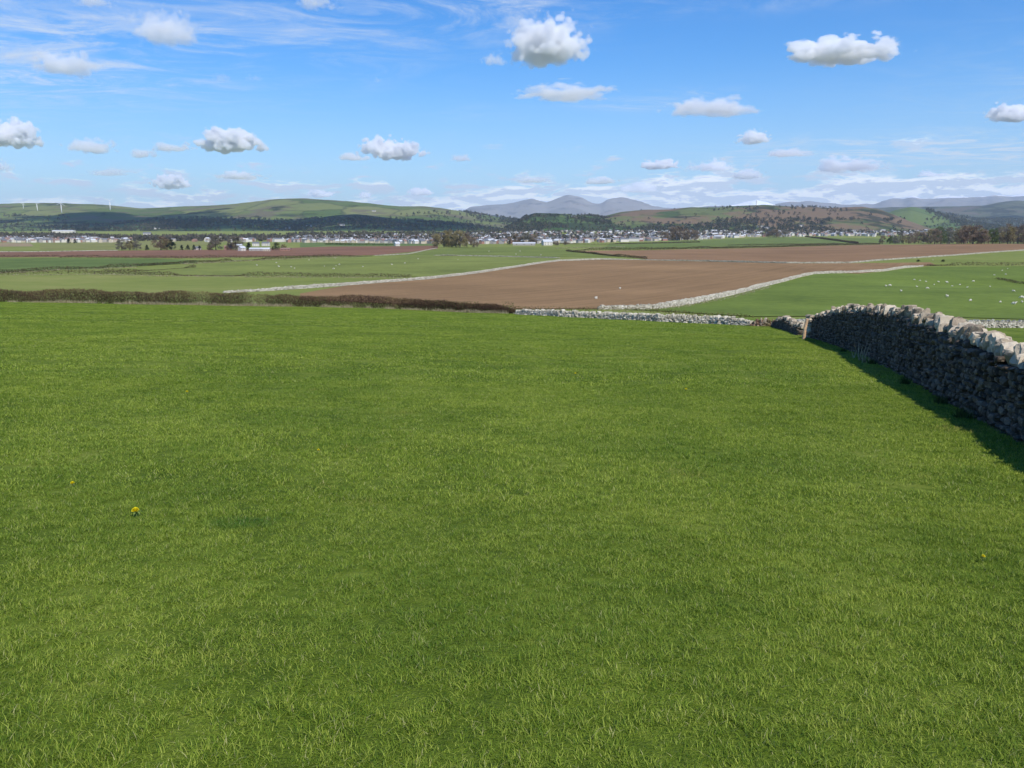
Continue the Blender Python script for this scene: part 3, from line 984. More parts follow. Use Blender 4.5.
far_hedge([(395, 305.5), (470, 307.5), (540, 310), (600, 311.3), (650, 312.6), (700, 316), (752, 318.2)], 0.5, 1.0, 'low tangle of brown weeds and grass behind the white rubble wall', 21, leaf_mat('weeds', (0.07, 0.05, 0.02), (0.13, 0.11, 0.04), (0.2, 0.18, 0.07)), 0.2, None, 'undergrowth')
far_hedge([(-60, 275.6), (0, 274.6), (80, 273.6), (180, 275.6), (300, 276.6), (412, 277.4)], 1.3, 1.6, 'thin dark hedge below the left sheep pasture', 22)
far_hedge([(-40, 274.8), (20, 272.2), (59, 269.8), (98, 268.6), (137, 266.6), (195, 263.2), (260, 259.8), (330, 257.2), (372, 256.2)], 1.5, 2.0, 'brown hedge slanting up from the left edge to the red ploughed field', 23, None, 0.42)
far_hedge([(60, 257.6), (130, 258.2), (200, 258.6), (270, 257.8), (340, 256.6)], 1.6, 2.0, 'dark hedge along the lower edge of the red ploughed field', 24)
far_hedge([(-60, 258.2), (0, 257.4), (60, 256.4)], 1.4, 2.0, 'short dark hedge at the far left above the cool green field', 25)
far_hedge([(566, 251.3), (582, 253), (599, 255), (620, 257), (647, 259.2)], 1.5, 2.0, 'very dark hedge slanting down beside the upper ploughed field', 26, None, 0.0)
far_hedge([(440, 255.8), (480, 256.2), (530, 257)], 1.0, 1.8, 'broken hedge above the middle sheep pasture', 27, None, 0.45)
far_hedge([(575, 250.6), (640, 250), (700, 248.8), (788, 246.8), (880, 244.4)], 2.3, 3.0, 'dark hedge along the top of the upper ploughed field', 28, None, 0.2)
far_hedge([(728, 245.4), (780, 245), (840, 244.2)], 1.8, 3.0, 'second dark hedge just above the upper ploughed field', 29, None, 0.3)
far_hedge([(805, 236.8), (822, 239), (840, 241.4), (858, 243.6)], 3.4, 4.0, 'dark hedge slanting across the green strip on the right', 30, None, 0.0)
far_hedge([(540, 243.8), (600, 244.4), (700, 242.4)], 2.0, 3.0, 'thin hedge on the green strip in front of the town', 31, None, 0.3)
far_hedge([(325, 244.6), (350, 245.2), (400, 245.4)], 2.6, 3.0, 'green hedge above the red ploughed field', 32, m_gleaf, 0.2)
far_hedge([(927, 266), (952, 265.6), (985, 265.8), (1024, 266), (1090, 267)], 1.5, 2.2, 'brown hedge along the top of the right hand sheep pasture', 33, None, 0.3)
far_hedge([(105, 272.4), (150, 270.8), (196, 267.6)], 1.3, 2.0, 'short hedge between two green fields on the left', 34, None, 0.4)
far_hedge([(996, 279.6), (1006, 281), (1016, 283.6), (1030, 285)], 0.9, 2.6, 'dark strip standing for the shade in the hollow of the right hand pasture', 35, None, 0.0, None)  # dark twigs drawn in place of the shade lying in the hollow

for i, (pp, hh_, lb) in enumerate((([(-60, 276.9), (0, 276), (80, 275), (180, 277), (300, 278), (412, 278.6)], .5, 'pale dead grass along the hedge below the left sheep pasture'),
                                   ([(-40, 276.2), (20, 273.4), (59, 270.9), (98, 269.8), (137, 268)], .6, 'pale dead grass beside the slanting hedge on the left'),
                                   ([(180, 264.8), (240, 261.6), (300, 259.2), (360, 257.4)], .6, 'pale verge under the red ploughed field'),
                                   ([(555, 248.6), (590, 248), (625, 247.2)], .9, 'pale dry strip in front of the town'),
                                   ([(600, 310.4), (640, 310.8), (690, 306), (730, 298), (770, 287.5)], .22, 'dry grass along the curving wall of the right pasture'))):
    o_ = far_hedge(pp, hh_, 2.2, lb, 120 + i, m_dead, .25, None, 'verge_grass')

# ------------------------------------------------------------------ grass of the near field
m_blade, n = material('grass_blade')
pos = n.n('ShaderNodeNewGeometry').outputs['Position']
tone = n.n('ShaderNodeAttribute', attribute_name='tone').outputs['Fac']
x, y, z = n.sep(pos)
flat = n.comb(x, y, 0.0)
wide = n.noise(flat, 0.75, 5, 0.62)
wide2 = n.noise(flat, 0.13, 4, 0.55)
mid = n.noise(flat, 4.5, 4, 0.65)
f = n.math('ADD', n.math('MULTIPLY', wide, 0.30), n.math('ADD', n.math('MULTIPLY', mid, 0.20), n.math('ADD', n.math('MULTIPLY', tone, 0.34), n.math('MULTIPLY', wide2, 0.20))))
bl = n.ramp(f, [(0.34, GRASS_LO), (0.50, GRASS_MID), (0.66, GRASS_HI)])
# richer blue-green flushes, dry straw blades
lush = n.math('MAXIMUM', n.step(n.noise(n.vmath('ADD', flat, (40, 9, 0)), 1.0, 4, 0.65), 0.55, 0.70), n.math('MULTIPLY', n.step(n.noise(n.vmath('ADD', flat, (17.5, 3.0, 0)), 0.24, 5, 0.7), 0.46, 0.62), 0.8))
bl = n.mix(n.math('MULTIPLY', lush, 0.45), bl, (0.090, 0.178, 0.020))
lp = G(243, 523)
dd = n.n('ShaderNodeVectorMath', {0: n.vmath('MULTIPLY', n.vmath('SUBTRACT', flat, (lp.x, lp.y, 0)), (1.0, 1.6, 1.0))}, operation='LENGTH').outputs['Value']
bl = n.mix(n.math('MULTIPLY', n.step(n.math('ADD', dd, n.math('MULTIPLY', mid, 0.3)), 0.50, 0.25), 0.7), bl, (0.030, 0.125, 0.016))
dry = n.math('MULTIPLY', n.step(tone, 0.955, 0.975), 1.0)
bl = n.mix(n.math('MULTIPLY', dry, 0.75), bl, (0.46, 0.43, 0.21))
patch = n.step(n.noise(n.vmath('ADD', flat, (4, 90, 0)), 0.65, 5, 0.65), 0.60, 0.74)
bl = n.mix(n.math('MULTIPLY', patch, n.math('MULTIPLY', n.step(tone, 0.45, 0.6), 0.55)), bl, (0.36, 0.25, 0.10))
sh = n.n('ShaderNodeBsdfPrincipled', {'Base Color': bl, 'Roughness': 0.6, 'Specular IOR Level': 0.2}).outputs[0]
tr = n.n('ShaderNodeBsdfTranslucent', {'Color': n.mix(1.0, bl, (1.0, 1.05, 0.7), 'MULTIPLY')}).outputs[0]
n.n('ShaderNodeOutputMaterial', {'Surface': n.n('ShaderNodeMixShader', {0: 0.32, 1: sh, 2: tr}).outputs[0]})


def grass_patch(name, size, count, hgt, wid, seed):
    r = np.random.default_rng(seed)
    bx, by = r.uniform(-size / 2, size / 2, count), r.uniform(-size / 2, size / 2, count)
    clump = fbm(bx + seed * 3.3, by, 0.10 * max(1, size ** .6), 2, seed)
    h = hgt * r.uniform(0.45, 1.25, count) * (0.25 + 1.5 * clump)
    an = r.uniform(0, 2 * math.pi, count)
    lean = r.uniform(0.3, 1.7, count)
    dxy = np.stack([np.cos(an), np.sin(an)], 1)
    yaw = an + math.pi / 2 + r.normal(0, .5, count)
    sx, sy = np.cos(yaw), np.sin(yaw)
    wv = wid * r.uniform(0.6, 1.3, count)
    lv = [(0.0, 1.0, 0.0), (0.5, 0.85, 0.42), (1.0, 0.0, 1.0)]
    V = []
    for hz_, wf, curve in lv:
        cx = bx + dxy[:, 0] * h * lean * curve * 0.9
        cy = by + dxy[:, 1] * h * lean * curve * 0.9
        cz = h * hz_ * (1 - 0.25 * lean * curve) - 0.006
        if wf > 0:
            V.append(np.stack([cx - sx * wv * wf / 2, cy - sy * wv * wf / 2, cz], 1))
            V.append(np.stack([cx + sx * wv * wf / 2, cy + sy * wv * wf / 2, cz], 1))
        else:
            V.append(np.stack([cx, cy, cz], 1))
    V = np.stack(V, 1).reshape(-1, 3)
    i = np.arange(count) * 5
    quads = np.stack([i, i + 1, i + 3, i + 2], 1)
    tris = np.stack([i + 2, i + 3, i + 4], 1)
    me = mesh_np(name, V, [quads, tris], np.repeat(r.random(count), 5))
    me.materials.append(m_blade)
    return bpy.data.objects.new(name, me)


def build_grass(protos, P, scl, yaw):
    pc = bpy.data.collections.new('blade_sources')
    for p_ in protos:
        pc.objects.link(p_)
    me = bpy.data.meshes.new('grass')
    me.vertices.add(len(P))
    me.vertices.foreach_set('co', np.asarray(P, np.float32).ravel())
    me.update()
    n_ = len(P)
    tilt_x, tilt_y = math.atan(-0.09), math.atan(0.022)
    rots = np.zeros((n_, 3), np.float32)
    for i in range(n_):
        q = (Matrix.Rotation(tilt_y, 3, 'Y') @ Matrix.Rotation(tilt_x, 3, 'X') @ Matrix.Rotation(float(yaw[i]), 3, 'Z')).to_euler()
        rots[i] = q[:]
    a = me.attributes.new('rot', 'FLOAT_VECTOR', 'POINT')
    a.data.foreach_set('vector', rots.ravel())
    a = me.attributes.new('scl', 'FLOAT_VECTOR', 'POINT')
    a.data.foreach_set('vector', np.asarray(scl, np.float32).ravel())
    a = me.attributes.new('pick', 'INT', 'POINT')
    a.data.foreach_set('value', rng.integers(0, len(protos), n_).astype(np.int32))
    o = new_obj('grass', me)
    gn = bpy.data.node_groups.new('grass_spread', 'GeometryNodeTree')
    gn.interface.new_socket('Geometry', in_out='INPUT', socket_type='NodeSocketGeometry')
    gn.interface.new_socket('Geometry', in_out='OUTPUT', socket_type='NodeSocketGeometry')
    N, Lk = gn.nodes, gn.links
    gi, go = N.new('NodeGroupInput'), N.new('NodeGroupOutput')
    iop = N.new('GeometryNodeInstanceOnPoints')
    ci = N.new('GeometryNodeCollectionInfo')
    ci.inputs['Collection'].default_value = pc
    ci.inputs['Separate Children'].default_value = True
    ci.inputs['Reset Children'].default_value = True

    def attr(nm, ty):
        nd = N.new('GeometryNodeInputNamedAttribute')
        nd.data_type = ty
        nd.inputs['Name'].default_value = nm
        return nd.outputs['Attribute']
    e2r = N.new('FunctionNodeEulerToRotation')
    Lk.new(attr('rot', 'FLOAT_VECTOR'), e2r.inputs[0])
    Lk.new(gi.outputs[0], iop.inputs['Points'])
    Lk.new(ci.outputs[0], iop.inputs['Instance'])
    iop.inputs['Pick Instance'].default_value = True
    Lk.new(attr('pick', 'INT'), iop.inputs['Instance Index'])
    Lk.new(e2r.outputs[0], iop.inputs['Rotation'])
    Lk.new(attr('scl', 'FLOAT_VECTOR'), iop.inputs['Scale'])
    Lk.new(iop.outputs[0], go.inputs[0])
    md = o.modifiers.new('spread', 'NODES')
    md.node_group = gn
    tag(o, 'short green pasture grass covering the near field', 'grass', None, 'stuff')
    return o


def grid_pts(y0, y1, size, halfw, extra=0.0):
    out = []
    y = y0
    while y < y1:
        hw = halfw(y)
        xs = np.arange(-hw, hw + size, size) + rng.uniform(-.2, .2) * size
        out.append(np.stack([xs + rng.normal(0, size * .06, len(xs)), np.full(len(xs), y) + rng.normal(0, size * .06, len(xs))], 1))
        y += size
    P = np.concatenate(out)
    return P


wallx = lambda y: np.interp(y, [p[1] for p in near_pts], [p[0] for p in near_pts])


def field_limit(P):
    """keep the turf on our side of the hedge and walls"""
    E = np.array([G(a, b)[:2] for a, b in ((-300, 299), (-190, 299.9), (0, 302.2), (100, 303.8), (200, 305.2), (300, 307), (400, 309.4), (515, 314), (610, 319.4), (752, 326), (775, 327.5), (803, 337), (830, 342), (1100, 345))])
    lim = np.interp(P[:, 0], E[:, 0], E[:, 1])
    return P[:, 1] < lim - 0.3


def place(P, size, hs):
    z = H(P[:, 0], P[:, 1])
    lush = fbm(P[:, 0] + 40, P[:, 1] + 9, 1.6, 3, 12)
    k = 0.65 + 0.7 * lush
    d = np.hypot(P[:, 0] - lp.x, (P[:, 1] - lp.y) * 1.6)
    k = k + 0.45 * np.exp(-(d / 0.4) ** 2)
    scl = np.stack([np.ones(len(P)), np.ones(len(P)), k * hs], 1)
    build = build_grass
    return np.stack([P[:, 0], P[:, 1], z], 1), scl


yawr = lambda n_: rng.uniform(0, 2 * math.pi, n_)
s0, s1, s2, s3 = 0.35, 0.8, 1.7, 2.6
pr0 = [grass_patch('blades', s0 * 1.25, 2300, 0.031, 0.0027, i) for i in range(8)]
pr1 = [grass_patch('blades', s1 * 1.2, 3900, 0.036, 0.0043, 20 + i) for i in range(8)]
pr2 = [grass_patch('blades', s2 * 1.2, 3600, 0.043, 0.0095, 40 + i) for i in range(8)]
pr3 = [grass_patch('blades', s3 * 1.2, 2200, 0.048, 0.020, 60 + i) for i in range(8)]
for prs, sz, y0, y1, hw in ((pr0, s0, 1.2, 6.4, lambda y: 1.2 + y * 0.8), (pr1, s1, 6.5, 15.6, lambda y: 2 + y * 0.82),
                            (pr2, s2, 15.8, 42, lambda y: 3 + y * 0.82), (pr3, s3, 42.5, 112, lambda y: 4 + y * 0.82)):
    P = grid_pts(y0, y1, sz, hw)
    P = P[field_limit(P)]
    if sz > 1:
        P = P[P[:, 0] < np.where(P[:, 1] < 38, wallx(P[:, 1]) + 2, 1e9)]
    P3, S3 = place(P, sz, 1.0)
    build_grass(prs, P3, S3, yawr(len(P)))

# rough tufts and dead stems along the foot of the tall wall
def tuft(loc, n_, hgt, mat, label, cat, name, seed, spread=0.1, wid=0.006, group=None):
    r = np.random.default_rng(seed)
    c = np.stack([r.normal(0, spread, n_), r.normal(0, spread, n_), np.full(n_, -0.01)], 1)
    d = np.stack([r.normal(0, .35, n_), r.normal(0, .35, n_), np.ones(n_)], 1)
    d /= np.linalg.norm(d, axis=1, keepdims=True)
    V, F, T = slivers(c, d, hgt * r.uniform(.4, 1.1, n_), np.full(n_, wid), r.random(n_), r)
    return tag(new_obj(name, mesh_np(name, V, F, T), mat, None, loc), label, cat, group)


for i, (px, py, hgt, nn_) in enumerate(((861, 361, 0.62, 9), (854, 358, 0.42, 7), (866, 363, 0.36, 8))):
    tuft(G(px, py), nn_ * 2, hgt * 1.15, m_dead, ['tallest dry stalks standing in the wall shadow', 'shorter dry stalks left of the tallest, near the wall', 'low dry stalks right of the tallest, near the wall'][i], 'dead plant', 'dead_plant', 70 + i, 0.05, 0.014, 'dry stalks by the wall')
for i, (px, py) in enumerate(((828, 343), (843, 352), (872, 364), (905, 384), (940, 404), (962, 418))):
    tuft(G(px, py), 130, 0.20, m_gleaf, ['grass tuft at the far end of the tall wall', 'grass tuft at the wall foot below the narrow shadow', 'grass tuft just right of the dry stalks', 'grass tuft at the middle of the wall foot',
                                         'grass tuft at the wall foot in deep shadow', 'nearest grass tuft at the shaded wall foot'][i], 'grass tuft', 'grass_tuft', 90 + i, 0.05, 0.008, 'tufts at the wall foot')

# dandelions
m_pet = leaf_mat('dandelion_petal', (0.90, 0.74, 0.01), (0.92, 0.80, 0.015), (0.93, 0.84, 0.03), 0.05)
m_stem = plain('dandelion_stem', (0.16, 0.22, 0.06))


def dandelion(px, py, rad, hgt, label, seed):
    r = np.random.default_rng(seed)
    root = empty('dandelion', G(px, py), label, 'flower', 'dandelions in the grass', r.uniform(0, 6))
    bm = bmesh.new()
    tube(bm, [(0, 0, 0), (0.004, 0, hgt * .6), (0.006, 0.003, hgt)], [0.0022, 0.002, 0.002], 6)
    bm_obj('stem', bm, m_stem, root)
    n_ = 320
    an = r.uniform(0, 2 * math.pi, n_)
    lay = r.uniform(0.0, 1.0, n_)
    d = np.stack([np.cos(an) * lay, np.sin(an) * lay, 1.05 - lay], 1)
    d /= np.linalg.norm(d, axis=1, keepdims=True)
    c = np.tile([0.006, 0.003, hgt], (n_, 1)) + d * rad * 0.1
    side = np.stack([-np.sin(an), np.cos(an), np.zeros(n_)], 1) * rad * 0.10
    e = c + d * rad * r.uniform(.75, 1, n_)[:, None]
    V = np.stack([c - side * .5, c + side * .5, e + side, e - side], 1).reshape(-1, 3)
    new_obj('petals', mesh_np('petals', V, np.arange(n_ * 4).reshape(-1, 4), np.repeat(r.random(n_), 4)), m_pet, root)
    for k in range(5):
        a = k * 1.3 + r.uniform(0, .4)
        bm = bmesh.new()
        pts = [(0.0, 0.0), (0.35, .35), (.45, .22), (.7, .45), (.8, .25), (1, 0)]
        vs = [bm.verts.new((px_ * rad * 1.9, q * rad * .6, 0.02 + 0.02 * math.sin(px_ * 3))) for px_, q in pts] + [bm.verts.new((px_ * rad * 1.9, -q * rad * .6, 0.02 + 0.02 * math.sin(px_ * 3))) for px_, q in pts[-2:0:-1]]
        bm.faces.new(vs)
        lf = bm_obj('leaf', bm, m_stem, root)
        lf.rotation_euler = (0, 0, a)


dandelion(137, 517, 0.025, 0.045, 'large bright yellow dandelion in the left of the grass', 1)
dandelion(73, 488, 0.017, 0.035, 'small half hidden dandelion up and left of the bright one', 2)
dandelion(187, 395, 0.022, 0.05, 'faint far dandelion in the left half of the field', 3)
dandelion(318, 454, 0.014, 0.04, 'tiny dandelion left of the middle of the field', 4)
dandelion(575, 376, 0.026, 0.055, 'faint dandelion far off near the middle of the field', 5)
dandelion(983, 563, 0.012, 0.045, 'tiny pale dandelion near the right edge of the grass', 6)
dandelion(686, 392, 0.022, 0.05, 'faint dandelion in the grass left of the wall shadow', 7)

# ------------------------------------------------------------------ trees
m_bark = plain('bark', (0.09, 0.075, 0.06), 0.9)
TM = {
    'olive': leaf_mat('twigs_olive', (0.13, 0.10, 0.045), (0.26, 0.215, 0.10), (0.37, 0.32, 0.15), 0.15),
    'brown': leaf_mat('twigs_brown', (0.12, 0.085, 0.058), (0.22, 0.16, 0.105), (0.32, 0.245, 0.16), 0.15),
    'grey': leaf_mat('twigs_grey', (0.11, 0.10, 0.075), (0.19, 0.17, 0.125), (0.28, 0.25, 0.19), 0.15),
    'dark': leaf_mat('evergreen', (0.010, 0.020, 0.008), (0.022, 0.036, 0.014), (0.04, 0.058, 0.022), 0.1),
    'green': leaf_mat('spring_green', (0.05, 0.075, 0.02), (0.10, 0.13, 0.035), (0.16, 0.18, 0.055), 0.2),
}


def tree_proto(kind, hgt, wide_, seed, twigs=1500):
    r = np.random.default_rng(seed)
    root = empty('tree', (0, 0, 0), 'tree', 'tree')
    bm = bmesh.new()
    tube(bm, [(0, 0, -0.3), (0.1, 0, hgt * .25), (0, .1, hgt * .55), (0.05, 0, hgt * .85)], [hgt * .03, hgt * .022, hgt * .014, hgt * .004], 7)
    tips = []
    for k in range(9):
        a = k * 2.4 + r.uniform(-.3, .3)
        z0 = hgt * r.uniform(.22, .6)
        rr = wide_ * r.uniform(.55, .95)
        p1 = (math.cos(a) * rr * .5, math.sin(a) * rr * .5, z0 + hgt * .14)
        p2 = (math.cos(a) * rr, math.sin(a) * rr, z0 + hgt * r.uniform(.22, .34))
        tube(bm, [(0, 0, z0), p1, p2], [hgt * .012, hgt * .007, hgt * .002], 5)
        tips += [p1, p2]
    bm_obj('trunk', bm, m_bark, root)
    # crown of fine twig / leaf clumps, gathered round limb ends
    ncl = 38
    cl = []
    for k in range(ncl):
        a, q = r.uniform(0, 2 * math.pi), r.random() ** .5
        zz = r.uniform(.10, 1.0)
        prof = math.sqrt(max(0.02, 1 - ((zz - .5) / .54) ** 2)) if kind != 'dark' else (1.1 - zz)
        cl.append((math.cos(a) * q * wide_ * prof, math.sin(a) * q * wide_ * prof, zz * hgt * .95, r.uniform(.12, .26) * wide_ * 1.3, r.random()))
    C = np.array(cl)
    ix = r.integers(0, ncl, twigs)
    v = r.normal(size=(twigs, 3))
    v /= np.linalg.norm(v, axis=1, keepdims=True)
    rad = C[ix, 3] * r.random(twigs) ** .45
    c = C[ix, :3] + v * rad[:, None] * [1, 1, .8]
    d = v + np.array([0, 0, .6]) + r.normal(0, .4, (twigs, 3))
    d /= np.linalg.norm(d, axis=1, keepdims=True)
    ln = r.uniform(.4, 1.0, twigs) * hgt * .07
    V, F, T = slivers(c, d, ln, ln * r.uniform(.10, .28, twigs), np.clip(C[ix, 4] * .5 + r.random(twigs) * .5, 0, 1), r)
    new_obj('crown', mesh_np('crown', V, F, T), TM[kind], root)
    return root


PROTO = {}


def tree(kind, px, py, hpx, wk, label, group, loc=None, variant=0, name='tree'):
    """hpx: height in photo pixels; wk: width / height"""
    loc = G(px, py) if loc is None else loc
    key = (kind, variant)
    hgt = hpx / FPX * loc.y * (0.85 if kind == 'dark' else 0.95)
    if key not in PROTO:
        PROTO[key] = (tree_proto(kind, 10.0, 4.2, 100 + 7 * variant + len(kind), 4200), )
        o = PROTO[key][0]
    else:
        o = copy_tree(PROTO[key][0], loc)
    o.name = name
    o.location = loc
    o.rotation_euler = (0, 0, random.uniform(0, 6.28))
    sx = hgt * wk / 8.4
    o.scale = (sx, sx, hgt / 10.0)
    tag(o, label, 'tree', group)
    return o


# the bare clump in the middle
for i, (px, hp, wk, kd) in enumerate(((437, 14, 1.0, 'olive'), (444, 17, .95, 'olive'), (452, 18.5, .9, 'olive'), (460, 17, .95, 'olive'), (467, 15, .9, 'brown'), (449, 12, 1.2, 'green'), (474, 10, 1.0, 'brown'), (456, 12, 1.2, 'olive'))):
    tree(kd, px, 247.6 - .25 * (i % 3), hp, wk, ['small rounded olive tree at the left end of the big bare clump', 'tall olive tree in the left half of the big bare clump', 'tallest olive bare tree in the middle of the clump', 'broad olive tree right of the clump centre',
                                   'brown bare tree on the right side of the clump', 'low green bush in front of the bare clump', 'small brown bush ending the clump on the right', 'low olive bush before the clump centre'][i], 'clump of bare trees in mid picture', variant=i % 3)
# right hand row
rowk = ['brown', 'olive', 'brown', 'grey', 'olive', 'green', 'brown', 'olive', 'grey', 'brown', 'green', 'brown']
words_h = ['slender', 'low', 'tall', 'broad', 'upright', 'spreading', 'short', 'dense', 'thin', 'leaning', 'rounded', 'ragged']
for i in range(50):
    px = 884 + i * 4.2 + random.uniform(-2, 2)
    hp = (9 + 9.0 * float(sstep(px, 880, 965))) * random.uniform(.8, 1.15)
    kd = rowk[(i * 5) % 12]
    pos_w = ('at the left end of the right hand wood' if px < 910 else 'left of the middle of the right hand wood' if px < 950 else 'in the middle of the right hand wood' if px < 985 else 'towards the right edge of the right hand wood' if px < 1024 else 'past the right edge of the wood')
    tree(kd, px, 244.2 - random.uniform(0, .9), hp, random.uniform(.75, 1.05), f'{words_h[i % 12]} {dict(brown="brown bare", olive="olive", grey="grey bare", green="greenish")[kd]} tree number {i + 1} from the left {pos_w}'.replace(f'number {i + 1} from the left ', ''), 'row of trees above the upper ploughed field', variant=i % 4)
# left: tree row with evergreens
left_trees = [('grey', 122, 11, 'grey bare tree at the left of the farm tree row'), ('olive', 130, 10, 'olive tree second in the farm tree row'), ('grey', 137, 9, 'pale grey bare tree in the farm tree row'), ('dark', 147, 6, 'low dark round evergreen among bare trees'),
              ('brown', 161, 14, 'tall brown bare tree left of the dark evergreen'), ('dark', 172, 12, 'tallest dark evergreen in the farm tree row'), ('olive', 167, 11, 'olive tree hugging the tall dark evergreen'), ('dark', 182, 6, 'first low dark evergreen of the short line'),
              ('dark', 188, 6, 'second low dark evergreen of the short line'), ('dark', 194, 6, 'third low dark evergreen of the short line'), ('dark', 199.5, 5.5, 'last low dark evergreen beside the farm'), ('grey', 216, 15, 'tall grey bare tree behind the farm'), ('grey', 236, 14, 'grey bare tree behind the white farm sheds'),
              ('dark', 249, 9, 'dark evergreen between the farm buildings'), ('brown', 211, 7, 'brown bush left of the farm buildings'), ('green', 276, 8, 'yellow green tree right of the farm'), ('olive', 284, 6, 'small olive tree at the right end of the farm'), ('brown', 231, 9, 'brown tree in front of the farm roofs'),
              ('dark', 75, 5, 'dark evergreen by the far left village'), ('dark', 69, 6, 'darker evergreen left of its twin by the far left village'), ('dark', 273, 4, 'small dark bush at the farm yard')]
for i, (kd, px, hp, lb) in enumerate(left_trees):
    tree(kd, px, 250.2 if px > 110 else 243.5, hp, 1.15 if kd != 'dark' else 1.0, lb, 'trees around the left farm', variant=i % 3)
# trees before the town, centre right
for i, (kd, px, py, hp, wk, lb) in enumerate((('brown', 672, 240.5, 14, 1.1, 'tall brown bare tree before the town under the pale house'), ('brown', 680, 240.5, 15, 1.1, 'tallest brown bare tree before the town'), ('brown', 688, 240.5, 13, 1.0, 'brown bare tree right of the tallest before the town'),
                                              ('brown', 695, 240.6, 10, 1.1, 'shorter brown bare tree ending the town group'), ('brown', 664, 240.5, 9, 1.1, 'small brown tree starting the town group'), ('brown', 518, 245, 11, 1.1, 'brown bare tree left of the white gabled shed'), ('grey', 526, 245, 12, 1.0, 'grey bare tree left of the white gabled shed'),
                                              ('brown', 534, 245, 10, 1.1, 'brown tree close to the white gabled shed'), ('brown', 510, 244.8, 8, 1.1, 'small brown tree starting the group by the shed'), ('brown', 566, 245.2, 4, 1.8, 'low brown bush right of the white gabled shed'), ('brown', 556, 245.3, 4, 1.8, 'low dark bush against the white gabled shed'),
                                              ('dark', 612, 242.5, 4, 1.2, 'small dark bush on the green strip before the town'), ('brown', 776, 238, 9, 1.2, 'brown bare tree at the foot of the bracken hill'), ('brown', 768, 238, 7, 1.2, 'lower brown tree at the foot of the bracken hill'), ('grey', 784, 237.6, 8, 1.2, 'grey bare tree at the foot of the bracken hill'))):
    tree(kd, px, py, hp, wk, lb, 'trees in front of the town', variant=i % 4)
for i, px in enumerate((918, 943)):
    tree('dark', px, 261.8, 2.6, 2.6, ['dark low thorn bush in the pasture under the right hand ploughed field', 'wider dark thorn bush right of the other in the upper pasture'][i], 'thorn bushes in the upper pasture', variant=1, name='bush')

# ------------------------------------------------------------------ buildings
m_hwhite = plain('white_render', (0.62, 0.58, 0.51), .85, .1)
m_hcream = plain('cream_render', (0.50, 0.43, 0.33), .85, .12)
m_hgrey = plain('grey_stone', (0.36, 0.33, 0.30), .9, .2)
m_hred = plain('red_brick', (0.34, 0.19, 0.14), .9, .2)
m_slate = plain('slate_roof', (0.14, 0.145, 0.16), .6, .25)
m_rbrown = plain('tile_roof', (0.24, 0.15, 0.12), .8, .25)
m_rpale = plain('pale_sheet_roof', (0.52, 0.53, 0.55), .5, .1)
m_glass = plain('window_glass', (0.03, 0.035, 0.045), .15, .1)
WALLM = dict(white=m_hwhite, cream=m_hcream, grey=m_hgrey, red=m_hred)


def house_proto(wall, roof, L_=9.0, W_=7.0, Hh=5.0, rise=2.6, name='house', windows=0):
    root = empty(name, (0, 0, 0), name, 'house')
    bm = bmesh.new()
    x, y = L_ / 2, W_ / 2
    b = [bm.verts.new(c) for c in ((-x, -y, -.6), (x, -y, -.6), (x, y, -.6), (-x, y, -.6), (-x, -y, Hh), (x, -y, Hh), (x, y, Hh), (-x, y, Hh), (-x, 0, Hh + rise), (x, 0, Hh + rise))]
    for f_ in ((0, 1, 5, 4), (2, 3, 7, 6), (1, 2, 6, 9, 5), (3, 0, 4, 8, 7), (3, 2, 1, 0)):
        bm.faces.new([b[i] for i in f_])
    bm_obj('wall', bm, wall, root)
    bm = bmesh.new()
    ov, th = .35, .18
    prof = [(-y - ov, Hh - ov * rise / y), (0, Hh + rise + .05), (y + ov, Hh - ov * rise / y)]
    lo = [[bm.verts.new((sx * (x + ov), py_, pz)) for py_, pz in prof] for sx in (-1, 1)]
    up = [[bm.verts.new((sx * (x + ov), py_, pz + th)) for py_, pz in prof] for sx in (-1, 1)]
    for i in range(2):
        bm.faces.new((up[0][i], up[1][i], up[1][i + 1], up[0][i + 1]))
        bm.faces.new((lo[0][i + 1], lo[1][i + 1], lo[1][i], lo[0][i]))
        for s in range(2):
            bm.faces.new((lo[s][i], lo[s][i + 1], up[s][i + 1], up[s][i]))
    for k in (0, 2):
        bm.faces.new((lo[0][k], lo[1][k], up[1][k], up[0][k]))
    rf = bm_obj('roof', bm, roof, root)
    if windows >= 0:
        bm = bmesh.new()
        bmesh.ops.create_cube(bm, size=1, matrix=Matrix.Translation((x * .7, 0, Hh + rise + .4)) @ Matrix.Diagonal((.9, .7, 1.6, 1)))
        bm_obj('chimney', bm, m_hgrey if wall is not m_hred else m_hred, rf)
    for sgn in (-1, 1):
        for k in range(windows):
            for zz in ((1.6, 4.0) if Hh > 4.5 else (1.6,)):
                bm = bmesh.new()
                bmesh.ops.create_cube(bm, size=1, matrix=Matrix.Translation((-x + L_ * (k + .5) / windows, sgn * (y + .01), zz)) @ Matrix.Diagonal((1.0, .08, 1.2, 1)))
                bm_obj('window', bm, m_glass, root)
    return root


HP = {}


def house(kind, roof, loc, rz, label, group, scale=1.0, dims=None, cat='house', windows=2, name='house'):
    key = (kind, roof, dims, windows, name)
    if key not in HP:
        HP[key] = house_proto(WALLM[kind], {'slate': m_slate, 'tile': m_rbrown, 'pale': m_rpale}[roof], *(dims or (9.0, 7.0, 5.0, 2.6)), name=name, windows=windows)
        o = HP[key]
        o.location = loc
        o.rotation_euler = (0, 0, rz)
        o.scale = (scale,) * 3
    else:
        o = copy_tree(HP[key], loc, rz, scale)
    tag(o, label, cat, group)
    return o


